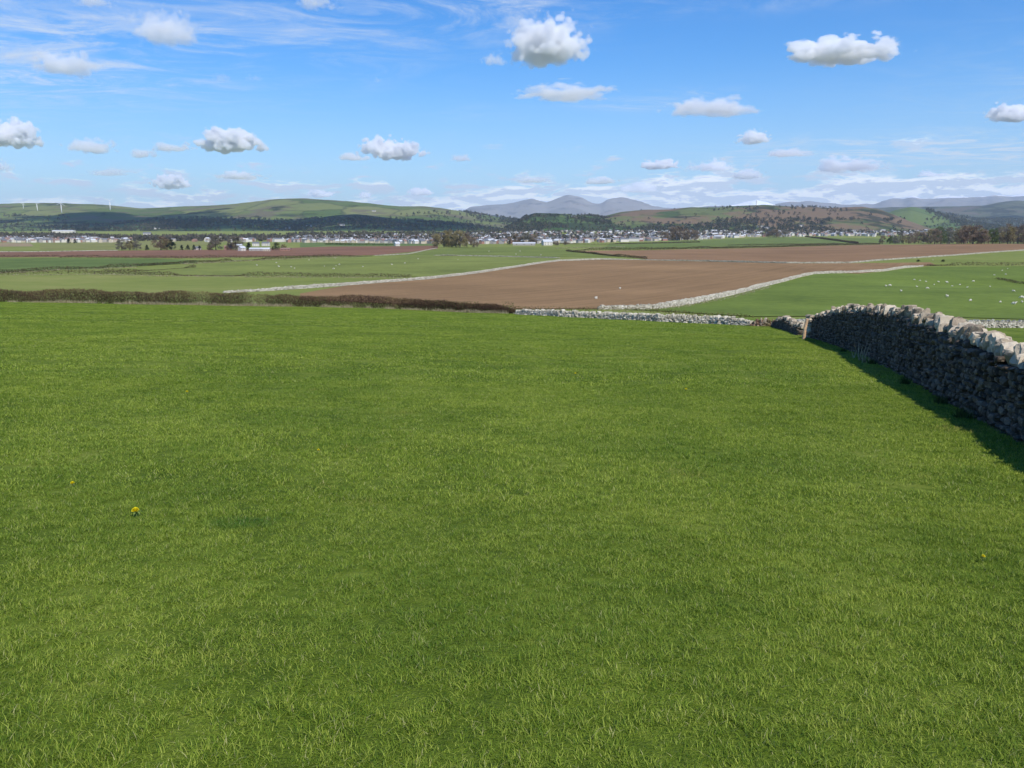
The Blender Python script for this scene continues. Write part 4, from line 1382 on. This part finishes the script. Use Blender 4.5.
# big single buildings
singles = [
    ('white', 'pale', 'shed', 547, 245.3, 0.25, (14, 12, 5.5, 3.2), 'white gabled shed standing before the town centre'),
    ('grey', 'pale', 'shed', 524, 245.4, 0.0, (34, 10, 3, 1.6), 'long low grey shed left of the white gabled shed'),
    ('white', 'slate', 'farmhouse', 188 + 10, 250.0, 0.1, (10, 7, 3.4, 2.4), 'small white cottage beside the short line of evergreens'),
    ('white', 'slate', 'farmhouse', 256, 246.2, 0.2, (15, 9, 6.5, 3), 'left of two bright white houses on the farm'),
    ('white', 'slate', 'farmhouse', 266, 246.0, -0.1, (17, 9, 6.5, 3), 'right of two bright white houses on the farm'),
    ('white', 'pale', 'barn', 239, 247.0, 0.0, (14, 9, 4, 2.2), 'white barn left of the bright white houses'),
    ('red', 'tile', 'barn', 228, 250.2, 0.4, (12, 9, 5, 3), 'red brown barn at the left end of the farm'),
    ('white', 'pale', 'barn', 242, 251.0, 0.9, (9, 9, 5, 2.6), 'white gabled barn at the front of the farm'),
    ('grey', 'pale', 'barn', 257, 251.0, 0.0, (22, 11, 3.4, 1.8), 'long grey barn at the front of the farm'),
    ('cream', 'pale', 'barn', 267, 251.2, 0.1, (10, 9, 3.4, 2), 'cream barn at the right of the long grey barn'),
    ('red', 'tile', 'barn', 286, 250.6, 0.0, (16, 9, 2.6, 1.8), 'low red brown barn at the right end of the farm'),
    ('white', 'pale', 'cottage', 379 + 18, 246.0, 0.6, (7, 6, 3.6, 2.4), 'tiny white cottage on the edge of the red ploughed field'),
    ('white', 'pale', 'shed', 860, 235.2, 0.0, (26, 12, 5.5, 1.6), 'long white shed at the right end of the town'),
    ('cream', 'pale', 'shed', 896, 233.2, 0.1, (28, 12, 5, 1.4), 'long cream shed right of the town'),
    ('white', 'pale', 'shed', 884, 227.0, 0.05, (36, 14, 7, 1.8), 'long white building below the bracken slope'),
    ('white', 'slate', 'villa', 683, 222.8, 0.2, (22, 10, 9, 3), 'bright white villa on the wooded slope above the town'),
    ('white', 'slate', 'villa', 466, 229.5, 0.2, (14, 9, 11, 4), 'white towered house above the bare tree clump'),
    ('white', 'pale', 'shed', 64, 232.8, 0.0, (80, 20, 8, 2), 'long white factory roof by the far left village'),
    ('white', 'slate', 'farmhouse', 147.5, 236.2, 0.3, (22, 12, 8, 4), 'lone white farmhouse under the shaded hill'),
    ('white', 'slate', 'farmhouse', 945, 226.0, 0.1, (20, 10, 7, 3), 'white house peeping over the right hand wood'),
    ('white', 'pale', 'farmhouse', 990, 229.5, 0.0, (30, 10, 6, 2), 'pale building behind the right hand wood'),
]
for k_, rf_, nm, px, py, rz, dims, lb in singles:
    house(k_, rf_, G(px, py), rz, lb, None, 0.62 if 180 < px < 300 else 1.0, dims, 'building', 3, nm)

# hillside farms
HK = {'A': 'hill1', 'B': 'hill2', 'C': 'hill3', 'D': 'hill4'}
for key, px, py, lb in (('B', 288, 228.6, 'small white farm in the dark hillside woods'), ('B', 309, 226.8, 'white farm on the shaded slope right of the other one'), ('B', 342, 225.8, 'long pale farm on the shaded dome'), ('B', 157, 229.2, 'pair of pale sheds low on the shaded hill'),
                        ('A', 374, 211.5, 'pale scattered farm high on the green hill'), ('C', 574, 217.4, 'white cottage on the right shoulder of the wooded mound'), ('D', 760, 227.6, 'white house at the foot of the bracken hill'), ('D', 767, 229, 'small white house right of the other under the bracken hill'),
                        ('D', 801, 226.8, 'white house among trees below the brown slope')):
    p = hill_hit(HK[key], px, py)
    house('white', 'slate', p, random.uniform(-.4, .4), lb, None, 1.0, (26, 10, 6, 3), 'farm', 3, 'farm')

# the town: rows of small houses
town = []
r_ = np.random.default_rng(33)


def town_y(px):
    """rows (top, bottom) of the town band in photo pixels"""
    segs = [(-80, 238, 242.4, .8), (60, 238, 242.6, .9), (110, 240, 242.6, .4), (140, 241, 242, 0), (285, 239.5, 242.5, .1), (300, 237.2, 242.6, 1), (350, 236.6, 243, 1), (400, 236.2, 243.6, 1), (440, 236, 244, 1), (500, 233.5, 244, 1), (560, 230.5, 243.4, 1), (600, 228.5, 242.6, 1),
            (660, 228.5, 241, 1), (700, 230.5, 239.6, .8), (730, 231.5, 238, .5), (760, 232.8, 237, .25), (800, 232, 236.6, .4), (850, 230, 236, .5), (880, 229, 237.2, .5), (920, 228, 236, .6), (960, 226, 234, .3), (1100, 226, 233, .3)]
    X = [s[0] for s in segs]
    return [float(np.interp(px, X, [s[k] for s in segs])) for k in (1, 2, 3)]


hw = []
while len(hw) < 2300:
    px = r_.uniform(-80, 1080)
    t0_, t1_, dn = town_y(px)
    if r_.random() > dn:
        continue
    py = t1_ - (t1_ - t0_) * r_.random() ** 1.35
    p = G(px, py, 4600)
    if p.y > 4000:
        continue
    hw.append((px, py, p))
hw.sort(key=lambda q: q[2].y)
SECT = [(18, 'at the far left picture edge'), (42, 'under the factory roof'), (68, 'left of the far left evergreens'), (95, 'right of the far left evergreens'), (200, 'near the lone farmhouse'), (318, 'right of the farm barns'), (345, 'above the green hedge'), (372, 'below the shaded dome'),
        (400, 'by the tiny cottage'), (440, 'touching the bare tree clump'), (490, 'just right of the bare clump'), (520, 'by the long grey shed'), (560, 'behind the white gabled shed'), (600, 'below the wooded mound'), (640, 'above the broken hedge'), (668, 'left of the tall brown trees'), (710, 'right of the tall brown trees'),
        (760, 'below the villa slope'), (800, 'under the bracken hill'), (850, 'left of the long white shed'), (900, 'right of the long white shed'), (2000, 'beyond the right hand wood')]
stuffW, stuffC = [], []
for i, (px, py, p) in enumerate(hw):
    kd = ['white', 'cream', 'white', 'grey', 'cream', 'white', 'red', 'grey'][int(r_.integers(0, 8))]
    rf_ = ['slate', 'slate', 'tile', 'slate', 'pale'][int(r_.integers(0, 5))]
    rz = float(fbm(px, py * 20, 60, 1, 5)) * 3 + r_.choice([0, math.pi / 2]) + r_.normal(0, .08)
    near_tree = 428 < px < 480 and py > 236
    if i < 290 and not near_tree:
        sec = next(t for lim, t in SECT if px < lim)
        fr = (py - town_y(px)[0]) / max(town_y(px)[1] - town_y(px)[0], .1)
        row = 'front' if fr > .93 else 'second' if fr > .8 else 'back'
        house(kd, rf_, p, rz, f'small {kd} house with {dict(slate="slate", tile="tiled", pale="pale")[rf_]} roof, {row} row, {sec}', f'town houses {sec}', float(r_.uniform(.8, 1.1)), None, 'house', 0)
    else:
        stuffW.append((p, rz, float(r_.uniform(.75, 1.15)), kd, rf_))
# the rest of the town, too many and too small to tell apart
V, F4, M4 = [], [], []
F3, M3, F5 = [], [], []
mats_t = [m_hwhite, m_hcream, m_hgrey, m_hred, m_slate, m_rbrown, m_rpale]
ki = dict(white=0, cream=1, grey=2, red=3, slate=4, tile=5, pale=6)
for p, rz, s, kd, rf_ in stuffW:
    L_ = (5.0 if r_.random() < .85 else 10.0) * s
    W_, Hh, rs = 3.6 * s, 5.2 * s, 2.6 * s
    b0 = len(V)
    c, sn = math.cos(rz), math.sin(rz)
    for x, y, z in ((-L_, -W_, -1), (L_, -W_, -1), (L_, W_, -1), (-L_, W_, -1), (-L_, -W_, Hh), (L_, -W_, Hh), (L_, W_, Hh), (-L_, W_, Hh), (-L_, 0, Hh + rs), (L_, 0, Hh + rs)):
        V.append((p.x + x * c - y * sn, p.y + x * sn + y * c, p.z + z))
    for f_, m_ in (((0, 1, 5, 4), ki[kd]), ((2, 3, 7, 6), ki[kd]), ((1, 2, 6, 5), ki[kd]), ((3, 0, 4, 7), ki[kd]), ((4, 5, 9, 8), ki[rf_]), ((6, 7, 8, 9), ki[rf_])):
        F4.append([b0 + k for k in f_])
        M4.append(m_)
    for f_ in ((5, 6, 9), (7, 4, 8)):
        F3.append([b0 + k for k in f_])
        M3.append(ki[kd])
me = mesh_np('town_houses', V, [np.array(F4), np.array(F3)], mats=M4 + M3)
tag(new_obj('town_houses', me, mats_t), 'mass of tiny pale houses spreading over the far side of the town', 'town', None, 'stuff')


# woods and hedgerow trees in the town and on the hills
def blob_wood(name, pts, sizes, mat, label, seed=1):
    r = np.random.default_rng(seed)
    n_ = len(pts)
    per = 20
    v = r.normal(size=(n_, per, 3))
    v /= np.linalg.norm(v, axis=2, keepdims=True)
    c = np.asarray(pts)[:, None] + v * np.asarray(sizes)[:, None, None] * [.62, .62, .8] * (r.random((n_, per, 1)) ** .4) + np.asarray(sizes)[:, None, None] * [0, 0, .75]
    d = v + [0, 0, .3]
    d /= np.linalg.norm(d, axis=2, keepdims=True)
    ln = np.repeat(np.asarray(sizes) * .8, per)
    tone = np.clip(np.repeat(r.random(n_), per) * .7 + r.random(n_ * per) * .3, 0, 1)
    V, F, T = slivers(c.reshape(-1, 3), d.reshape(-1, 3), ln, ln * .38, tone, r)
    tag(new_obj(name, mesh_np(name, V, F, T), mat), label, 'woodland', None, 'stuff')


pts, sz = [], []
while len(pts) < 6500:
    px = r_.uniform(-90, 1100)
    t0_, t1_, dn = town_y(px)
    if r_.random() > .55 + dn * .45:
        continue
    py = r_.uniform(t0_ - 3.5, t1_ - 1)
    p = G(px, py, 5200)
    if p.y > 4300:
        continue
    pts.append(p[:])
    sz.append(r_.uniform(2.5, 6.2))
m_tw = leaf_mat('town_trees', (0.03, 0.03, 0.02), (0.08, 0.07, 0.05), (0.14, 0.115, 0.085), .1)
blob_wood('town_trees', pts, sz, m_tw, 'brown and dark trees mingled with the roofs of the town', 2)

m_hw = leaf_mat('hill_trees', (0.022, 0.03, 0.016), (0.052, 0.054, 0.030), (0.115, 0.09, 0.06), .1)
for key, x0, x1, y0, y1, n_, thr in (('hill2', -60, 540, 218, 238, 2800, .50), ('hill3', 505, 640, 216, 234, 1000, .48), ('hill4', 570, 905, 219, 234, 1100, .52), ('hill4', 570, 905, 207, 219, 160, .60), ('hill1', -40, 70, 216, 234, 500, .45), ('hill1', 400, 520, 212, 230, 500, .52), ('hill5', 900, 1000, 210, 230, 700, .5), ('hill6', 925, 1030, 214, 232, 700, .5)):
    pts, sz, tries = [], [], 0
    while len(pts) < n_ and tries < n_ * 6:
        tries += 1
        Yr, A, Z = HILLS[key]
        px = r_.uniform(x0, x1)
        a = ray(px, 220)[0]
        y = r_.uniform(Yr[0], Yr[0] + (Yr[-1] - Yr[0]) * .78)
        x = a * y
        dens = float(fbm(x, y, 420, 4, 40 + len(key)))
        if key == 'hill5' and px < 925:
            continue
        if dens < thr and r_.random() > (.03 if key == 'hill4' else .14):
            continue
        zz = hill_z(key, x, y)
        dn_ = math.cos(PITCH) * y - math.sin(PITCH) * (zz - EYE)
        yy = 384 - FPX * (math.sin(PITCH) * y + math.cos(PITCH) * (zz - EYE)) / dn_
        if not (y0 < yy < y1):
            continue
        pts.append((x, y, zz))
        sz.append(r_.uniform(4.5, 8.5) * (1 if y < 5200 else 1.4))
    blob_wood('hillside_wood', pts, sz, m_hw, 'dark woods scattered over the far hillside', 7)

# ------------------------------------------------------------------ monument tower and wind turbines
m_wt = plain('white_paint', (0.80, 0.80, 0.80), .4, .03)
p = hill_hit('hill4', 756.5, 206.2)
p = Vector((ray(756.5, 206)[0] * 4690, 4690, hill_z('hill4', ray(756.5, 206)[0] * 4690, 4690)))
root = empty('tower', p, 'white lighthouse shaped monument tower on the hilltop', 'monument')
bm = bmesh.new()
tube(bm, [(0, 0, -2), (0, 0, 1.5), (0, 0, 1.6), (0, 0, 20), (0, 0, 20.1), (0, 0, 21.5)], [8.5, 8.0, 5.6, 3.9, 4.8, 4.8], 20)
bm_obj('shaft', bm, m_wt, root)
bm = bmesh.new()
tube(bm, [(0, 0, 21.5), (0, 0, 25.5), (0, 0, 26), (0, 0, 28.6), (0, 0, 30)], [3.0, 3.0, 3.4, 1.6, .2], 16)
bm_obj('lantern', bm, m_wt, root)


def turbine(px, py, hpx, label, rot, yaw, first=[None]):
    p = hill_hit('hill1', px, py)
    s = hpx / FPX * p.y / 60.0
    if first[0] is None:
        root = empty('wind_turbine', p, label, 'wind turbine')
        bm = bmesh.new()
        tube(bm, [(0, 0, -3), (0, 0, 20), (0, 0, 60)], [2.8, 2.3, 1.4], 14)
        bm_obj('tower', bm, m_wt, root, smooth=True)
        bm = bmesh.new()
        bmesh.ops.create_cube(bm, size=1, matrix=Matrix.Translation((0, 1.6, 61)) @ Matrix.Diagonal((3.0, 8.5, 3.2, 1)))
        bmesh.ops.bevel(bm, geom=bm.edges[:], offset=.6, segments=2, affect='EDGES')
        bm_obj('nacelle', bm, m_wt, root)
        hub = empty('rotor', (0, -3.2, 61), None, None)
        del_keys = [k for k in ('label', 'category') if k in hub]
        hub.parent = root
        bm = bmesh.new()
        bmesh.ops.create_icosphere(bm, subdivisions=2, radius=1.7)
        bm_obj('hub', bm, m_wt, hub, smooth=True)
        for k in range(3):
            bm = bmesh.new()
            prof = [(0, 1.0), (4, 1.6), (9, 1.5), (20, 1.0), (30, .45), (31, .15)]
            vs = []
            for z_, c_ in prof:
                vs.append([bm.verts.new((-c_ * .4, 0, z_)), bm.verts.new((0, .35 * c_ / 1.6 + .05, z_)), bm.verts.new((c_ * .9, 0, z_)), bm.verts.new((0, -.3 * c_ / 1.6 - .05, z_))])
            for q, t_ in zip(vs, vs[1:]):
                for j in range(4):
                    bm.faces.new((q[j], q[(j + 1) % 4], t_[(j + 1) % 4], t_[j]))
            bm.faces.new(vs[-1])
            bl_ = bm_obj('blade', bm, m_wt, hub)
            bl_.rotation_euler = (0, k * 2 * math.pi / 3, 0)
        hub.rotation_euler = (0, rot, 0)
        first[0] = root
        o = root
    else:
        o = copy_tree(first[0], p)
        for ch in o.children:
            if ch.name.startswith('rotor'):
                ch.rotation_euler = (0, rot, 0)
    o.location = p
    o.rotation_euler = (0, 0, yaw)
    o.scale = (s, s, s)
    tag(o, label, 'wind turbine', 'wind turbines on the left hill')


turbine(23.5, 208.6, 5.0, 'leftmost small wind turbine on the moor', .3, .3)
turbine(37.6, 211.0, 6.6, 'wind turbine between the leftmost and the tall pale one', 1.2, .4)
turbine(61.8, 213.0, 9.2, 'tall wind turbine low on the moor, third from the left', .1, .3)
turbine(110.4, 210.3, 9.0, 'rightmost wind turbine rising above the dark slope', .9, .5)

# ------------------------------------------------------------------ sheep
m_wool = plain('wool', (0.62, 0.58, 0.48), .95, .12, 12)


def sheep_mesh(graze, seed):
    me = bpy.data.meshes.new('sheep_cage')
    o = bpy.data.objects.new('sheep_cage', me)
    COL.objects.link(o)
    head = [(.62, 0, .62), (.76, 0, .36), (.86, 0, .16)] if graze else [(.60, 0, .86), (.70, 0, .98), (.88, 0, .93)]
    P = [(0, 0, .62), (.32, 0, .64), (-.38, 0, .63)] + head + [(-.55, 0, .58), (-.60, 0, .42)]
    E = [(0, 1), (0, 2), (1, 3), (3, 4), (4, 5), (2, 6), (6, 7)]
    Rr = [.30, .27, .28, .15, .11, .07, .06, .04]
    for x in (.34, -.38):
        for y in (.13, -.13):
            i = len(P)
            kx = -.03 if x > 0 else .05
            P += [(x, y, .42), (x + kx, y * 1.05, .22), (x + kx * .4, y * 1.05, .02)]
            Rr += [.10, .04, .035]
            E += [(1 if x > 0 else 2, i), (i, i + 1), (i + 1, i + 2)]
    me.from_pydata(P, E, [])
    md = o.modifiers.new('Skin', 'SKIN')
    sv = me.skin_vertices[0].data
    for k, r__ in enumerate(Rr):
        sv[k].radius = (r__, r__)
        sv[k].use_root = k == 0
    o.modifiers.new('Sub', 'SUBSURF').levels = 1
    dg = bpy.context.evaluated_depsgraph_get()
    m2 = bpy.data.meshes.new_from_object(o.evaluated_get(dg))
    m2.name = 'sheep'
    bpy.data.objects.remove(o)
    m2.materials.clear()
    m2.materials.append(m_wool)
    for q in m2.polygons:
        q.use_smooth = True
    return m2


SM = [sheep_mesh(True, 1), sheep_mesh(False, 2)]
sheep_px = [(890, 286.5, 'a'), (901, 292, 'a'), (914, 280.4, ''), (917, 287.4, ''), (920, 281.3, ''), (926, 282.3, ''), (927, 289.3, 'a'), (938.5, 282.7, 'a'), (934, 285.3, ''), (947, 283.3, 'a'), (952, 286.7, ''), (947, 297.6, 'a'), (973.5, 282, 'a'),
            (990, 287.3, ''), (970, 301.7, 'a'), (967, 288, ''), (1000, 303, ''), (1013.5, 305.2, 'a'), (1022, 299, 'a'), (1022, 303, ''), (1005.5, 275, ''), (1007.5, 269.2, ''), (994, 275.5, ''), (933, 260.4, 'w'), (960, 285.4, ''),
            (886, 286.8, ''), (1013, 292, ''), (1002, 271, '')]
words_l = ['grazing by itself', 'lying close to another', 'standing side on', 'grazing head down', 'walking right', 'walking left', 'facing the camera', 'turned away']
gl = 'sheep in the right hand pasture'
for i, (px, py, f_) in enumerate(sheep_px):
    loc = G(px, py)
    o = new_obj('sheep', SM[i % 2], None, None, loc)
    o.rotation_euler = (0, 0, random.choice([0, math.pi]) + random.uniform(-.7, .7))
    s = random.uniform(0.5, 0.68) * (1.05 if f_ == 'a' else .85)
    o.scale = (s, s * 1.05, s)
    col = 'top' if py < 277 else 'upper' if py < 284 else 'middle' if py < 290 else 'lower'
    same = sorted(q[0] for q in sheep_px if ('top' if q[1] < 277 else 'upper' if q[1] < 284 else 'middle' if q[1] < 290 else 'lower') == col)
    nth = ['first', 'second', 'third', 'fourth', 'fifth', 'sixth', 'seventh', 'eighth', 'ninth', 'tenth', 'eleventh', 'twelfth'][same.index(px)]
    tag(o, f'{nth} white sheep from the left in the {col} row of the right pasture', 'sheep', gl)
lf = [(257, 265.8, 'leftmost'), (276.5, 263.2, 'upper left'), (279, 267.2, 'below the upper left one'), (291, 267.4, 'next in the loose line'), (294.5, 269, 'slightly lower'), (309, 260.5, 'high on its own'), (324.5, 266.8, 'left of the bunch'), (333.5, 269.4, 'lowest of the bunch'), (336, 266.2, 'in the middle of the bunch'),
      (339.5, 265, 'right of the bunch'), (335.5, 258.6, 'highest'), (363, 267.2, 'well right of the bunch'), (392, 265.2, 'lone on the right'), (405, 263.6, 'beside the lone one'), (418, 259.3, 'high on the right'), (458, 260, 'rightmost')]
for i, (px, py, wd_) in enumerate(lf):
    o = new_obj('sheep', SM[(i + 1) % 2], None, None, G(px, py))
    o.rotation_euler = (0, 0, random.uniform(0, 6.28))
    s = random.uniform(0.55, 0.7)
    o.scale = (s, s, s)
    tag(o, f'white sheep {wd_} in the left sheep pasture', 'sheep', 'sheep in the left hand pasture')
for i, (px, py) in enumerate(((489, 251.7), (516, 254.8), (520, 251.6), (541, 255.6))):
    o = new_obj('sheep', SM[i % 2], None, None, G(px, py))
    o.rotation_euler = (0, 0, random.uniform(0, 6.28))
    tag(o, ['left sheep in the far green field right of the tree clump', 'lower middle sheep in the far green field', 'upper middle sheep in the far green field', 'right sheep in the far green field near the dark hedge'][i], 'sheep', 'sheep in the far middle field')
for i, (px, py) in enumerate(((620, 289.5), (596, 299.5))):
    p = G(px, py)
    W, F, T = stones(np.array([(0, 0, .25)]), np.array([[1.0, .2]]), np.array([.1]), np.array([(.26, .2, .2)]), 1, .15, 40 + i)
    tag(new_obj('boulder', mesh_np('boulder', W, F, T), m_white, None, (p.x, p.y, p.z + .1)), ['pale boulder in the middle of the ploughed field', 'smaller pale boulder low in the ploughed field'][i], 'boulder', 'boulders in the ploughed field')

# ------------------------------------------------------------------ clouds: real volumes of vapour above the haze
def cloud_mat(name, dens, soft, nscale, amp, zk=0.55, flat=1.6):
    m, n = material(name)
    tc = n.n('ShaderNodeTexCoord').outputs['Object']
    rnd = n.n('ShaderNodeObjectInfo').outputs['Random']
    x, y, z = n.sep(tc)
    zf = n.math('MULTIPLY', z, n.math('ADD', 1.0, n.math('MULTIPLY', n.math('LESS_THAN', z, 0.0), flat)))
    ln = n.vmath('LENGTH', n.comb(x, y, zf))
    off = n.comb(n.math('MULTIPLY', rnd, 91.0), n.math('MULTIPLY', rnd, 37.0), 0.0)
    pw = n.vmath('ADD', n.vmath('MULTIPLY', tc, (1.0, 1.0, zk)), off)
    nz = n.noise(pw, nscale * 0.9, 2.0, 0.5, 0.0)
    nz2 = n.noise(pw, nscale * 3.0, 4, 0.62, 0.0)
    bil = n.n('ShaderNodeTexVoronoi', {'Vector': pw, 'Scale': nscale * 1.7, 'Detail': 1.0, 'Roughness': 0.5}, feature='F1').outputs['Distance']
    nn_ = n.math('ADD', n.math('MULTIPLY', n.math('SUBTRACT', nz, 0.5), amp), n.math('MULTIPLY', n.math('SUBTRACT', nz2, 0.5), amp * 0.5))
    nn_ = n.math('ADD', nn_, n.math('MULTIPLY', n.math('SUBTRACT', 0.42, bil), 0.55))
    e = n.math('ADD', n.math('SUBTRACT', 0.82, ln), nn_)
    d = n.step(e, 0.0, soft)
    d = n.math('MULTIPLY', d, n.step(ln, 1.0, 0.9))
    v = n.n('ShaderNodeVolumePrincipled', {'Color': (1.0, 1.0, 1.0, 1), 'Density': n.math('MULTIPLY', d, dens), 'Anisotropy': 0.0})
    n.n('ShaderNodeOutputMaterial', {'Volume': v.outputs[0]})
    return m


CM = {'thick': cloud_mat('cloud_thick', .024, .10, 2.0, 1.15), 'soft': cloud_mat('cloud_soft', .009, .28, 2.2, 1.5), 'round': cloud_mat('cloud_round', .020, .16, 2.1, 0.42, 0.95, 1.0), 'tuft': cloud_mat('cloud_tuft', .009, .3, 2.2, 1.0, 0.8, 1.2), 'thin': cloud_mat('cloud_thin', .003, .45, 1.8, 1.8)}
bm = bmesh.new()
bmesh.ops.create_icosphere(bm, subdivisions=3, radius=1.0)
CV = np.array([v.co[:] for v in bm.verts])
CF = np.array([[v.index for v in f.verts] for f in bm.faces])
bm.free()


def cloud(px, ybase, wpx, hpx, kind, label, alt=1350.0):
    a, b = ray(px, ybase)
    d = min((alt - EYE) / b, 26000)
    z0 = EYE + b * d
    if z0 < HZTOP + 90:
        d = (HZTOP + 90 - EYE) / b
        z0 = EYE + b * d
    sx = wpx / FPX * d * 0.5 * 1.30
    sz = hpx / FPX * d * 0.5 * 1.25
    sy = min(sx * .8, 900)
    key = kind + '_' + str(px)
    me = mesh_np('cloud', CV * [1, 1, 1], CF)
    m = CM[kind]
    o = new_obj('cloud', me, m, None, (a * d, d, z0 + sz * .62))
    o.scale = (sx, sy, sz * 1.25)
    o['label'], o['category'], o['group'] = label, 'cloud', 'fair weather clouds'
    return o


clouds = [
    (546, 73, 82, 56, 'round', 'big round bright white cloud high in the middle of the sky'),
    (494, 68, 24, 14, 'soft', 'small grey scrap touching the left of the big round cloud'),
    (842, 67, 104, 28, 'thick', 'long flat based cloud high on the right'),
    (888, 52, 26, 14, 'thin', 'thin wisp trailing off the right of the long high cloud'),
    (570, 103, 94, 18, 'soft', 'slim grey cloud just below the big round one'),
    (712, 119, 86, 20, 'soft', 'slim flat cloud right of the sky middle'),
    (753, 147, 34, 17, 'round', 'small rounded cloud under the slim flat one'),
    (392, 164, 64, 26, 'thick', 'bright cloud left of the middle above the green hill'),
    (352, 162, 36, 9, 'soft', 'thin tail left of the bright cloud above the green hill'),
    (229, 157, 66, 26, 'thick', 'bright heaped cloud in the lower left sky'),
    (172, 154, 42, 12, 'soft', 'faint scrap left of the bright heaped cloud'),
    (12, 152, 60, 30, 'thick', 'white cloud at the left edge of the sky'),
    (93, 156, 50, 17, 'soft', 'grey cloud between the left edge cloud and the heaped one'),
    (143, 160, 28, 11, 'soft', 'little cloud left of the bright heaped cloud'),
    (170, 192, 40, 17, 'thick', 'low white cloud above the left moor'),
    (66, 80, 64, 26, 'soft', 'soft hazy cloud in the upper left sky'),
    (20, 70, 60, 30, 'thin', 'blurred grey cloud at the upper left edge'),
    (168, 52, 70, 42, 'tuft', 'large pale fluffy cloud high on the left'),
    (318, 12, 46, 18, 'soft', 'cloud cut by the top edge left of the middle'),
    (90, 7, 44, 12, 'soft', 'cloud cut by the top edge on the far left'),
    (1012, 126, 52, 22, 'thick', 'white cloud cut by the right edge'),
    (460, 163, 22, 9, 'soft', 'tiny cloud right of the bright one above the hill'),
    (240, 181, 54, 9, 'soft', 'thin flat cloud below the bright heaped cloud'),
    (110, 178, 50, 9, 'thin', 'faint flat cloud low on the left'),
    (4, 175, 18, 17, 'soft', 'small grey cloud below the left edge cloud'),
    (658, 171, 38, 12, 'thick', 'small white cloud low right of the middle'),
    (710, 174, 46, 15, 'soft', 'grey cloud beside the small low white one'),
    (745, 181, 36, 12, 'soft', 'grey cloud below the small rounded one'),
    (788, 159, 46, 10, 'soft', 'flat grey cloud right of the small rounded one'),
    (850, 175, 70, 18, 'soft', 'wide grey cloud low on the right'),
    (930, 178, 30, 8, 'soft', 'little grey scrap low on the right'),
    (531, 184, 40, 7, 'soft', 'thin dark line of cloud low in the middle'),
    (600, 186, 36, 9, 'soft', 'low flat cloud above the pale mountains'),
    (320, 199, 26, 9, 'thick', 'tiny white cloud on the skyline of the green hill'),
    (365, 200, 14, 8, 'thick', 'tiny white puff on the skyline right of the summit'),
    (420, 197, 24, 9, 'thick', 'tiny white cloud over the end of the green hill'),
    (378, 84, 12, 7, 'thin', 'very faint scrap in the blue left of the middle'),
    (222, 84, 22, 11, 'thin', 'faint scrap in the blue of the left sky'),
    (255, 83, 22, 9, 'thin', 'faint scrap right of its twin in the left sky'),
    (640, 195, 44, 12, 'soft', 'white cloud bank over the pale mountains'),
]
for c_ in clouds:
    cloud(*c_)
# clouds added unseen above the frame to shade the left and right hills
for (px, py, dist, wx, wy, hz_, lb) in ((215, 224, 4350, 1450, 900, 230, 'broad unseen cloud added to shade the middle of the left hill'), (370, 224, 4300, 1250, 850, 230, 'unseen cloud added to shade the right part of the left hill'), (110, 222, 5000, 900, 800, 200, 'unseen cloud added to shade the slope by the turbine'),
                                        (985, 214, 8300, 1300, 500, 150, 'unseen cloud added to shade the blue right hand hills')):
    a, b = ray(px, py)
    tgt = Vector((a * dist, dist, 110))
    k = ((1900 if dist < 7000 else 3200) - 110) / sdir.z
    p = tgt + sdir * k
    o = new_obj('cloud', mesh_np('cloud', CV, CF), CM['thick'], None, p)
    o.scale = (wx, wy, hz_)
    o['label'], o['category'], o['group'] = lb, 'cloud', 'unseen clouds added for shade'
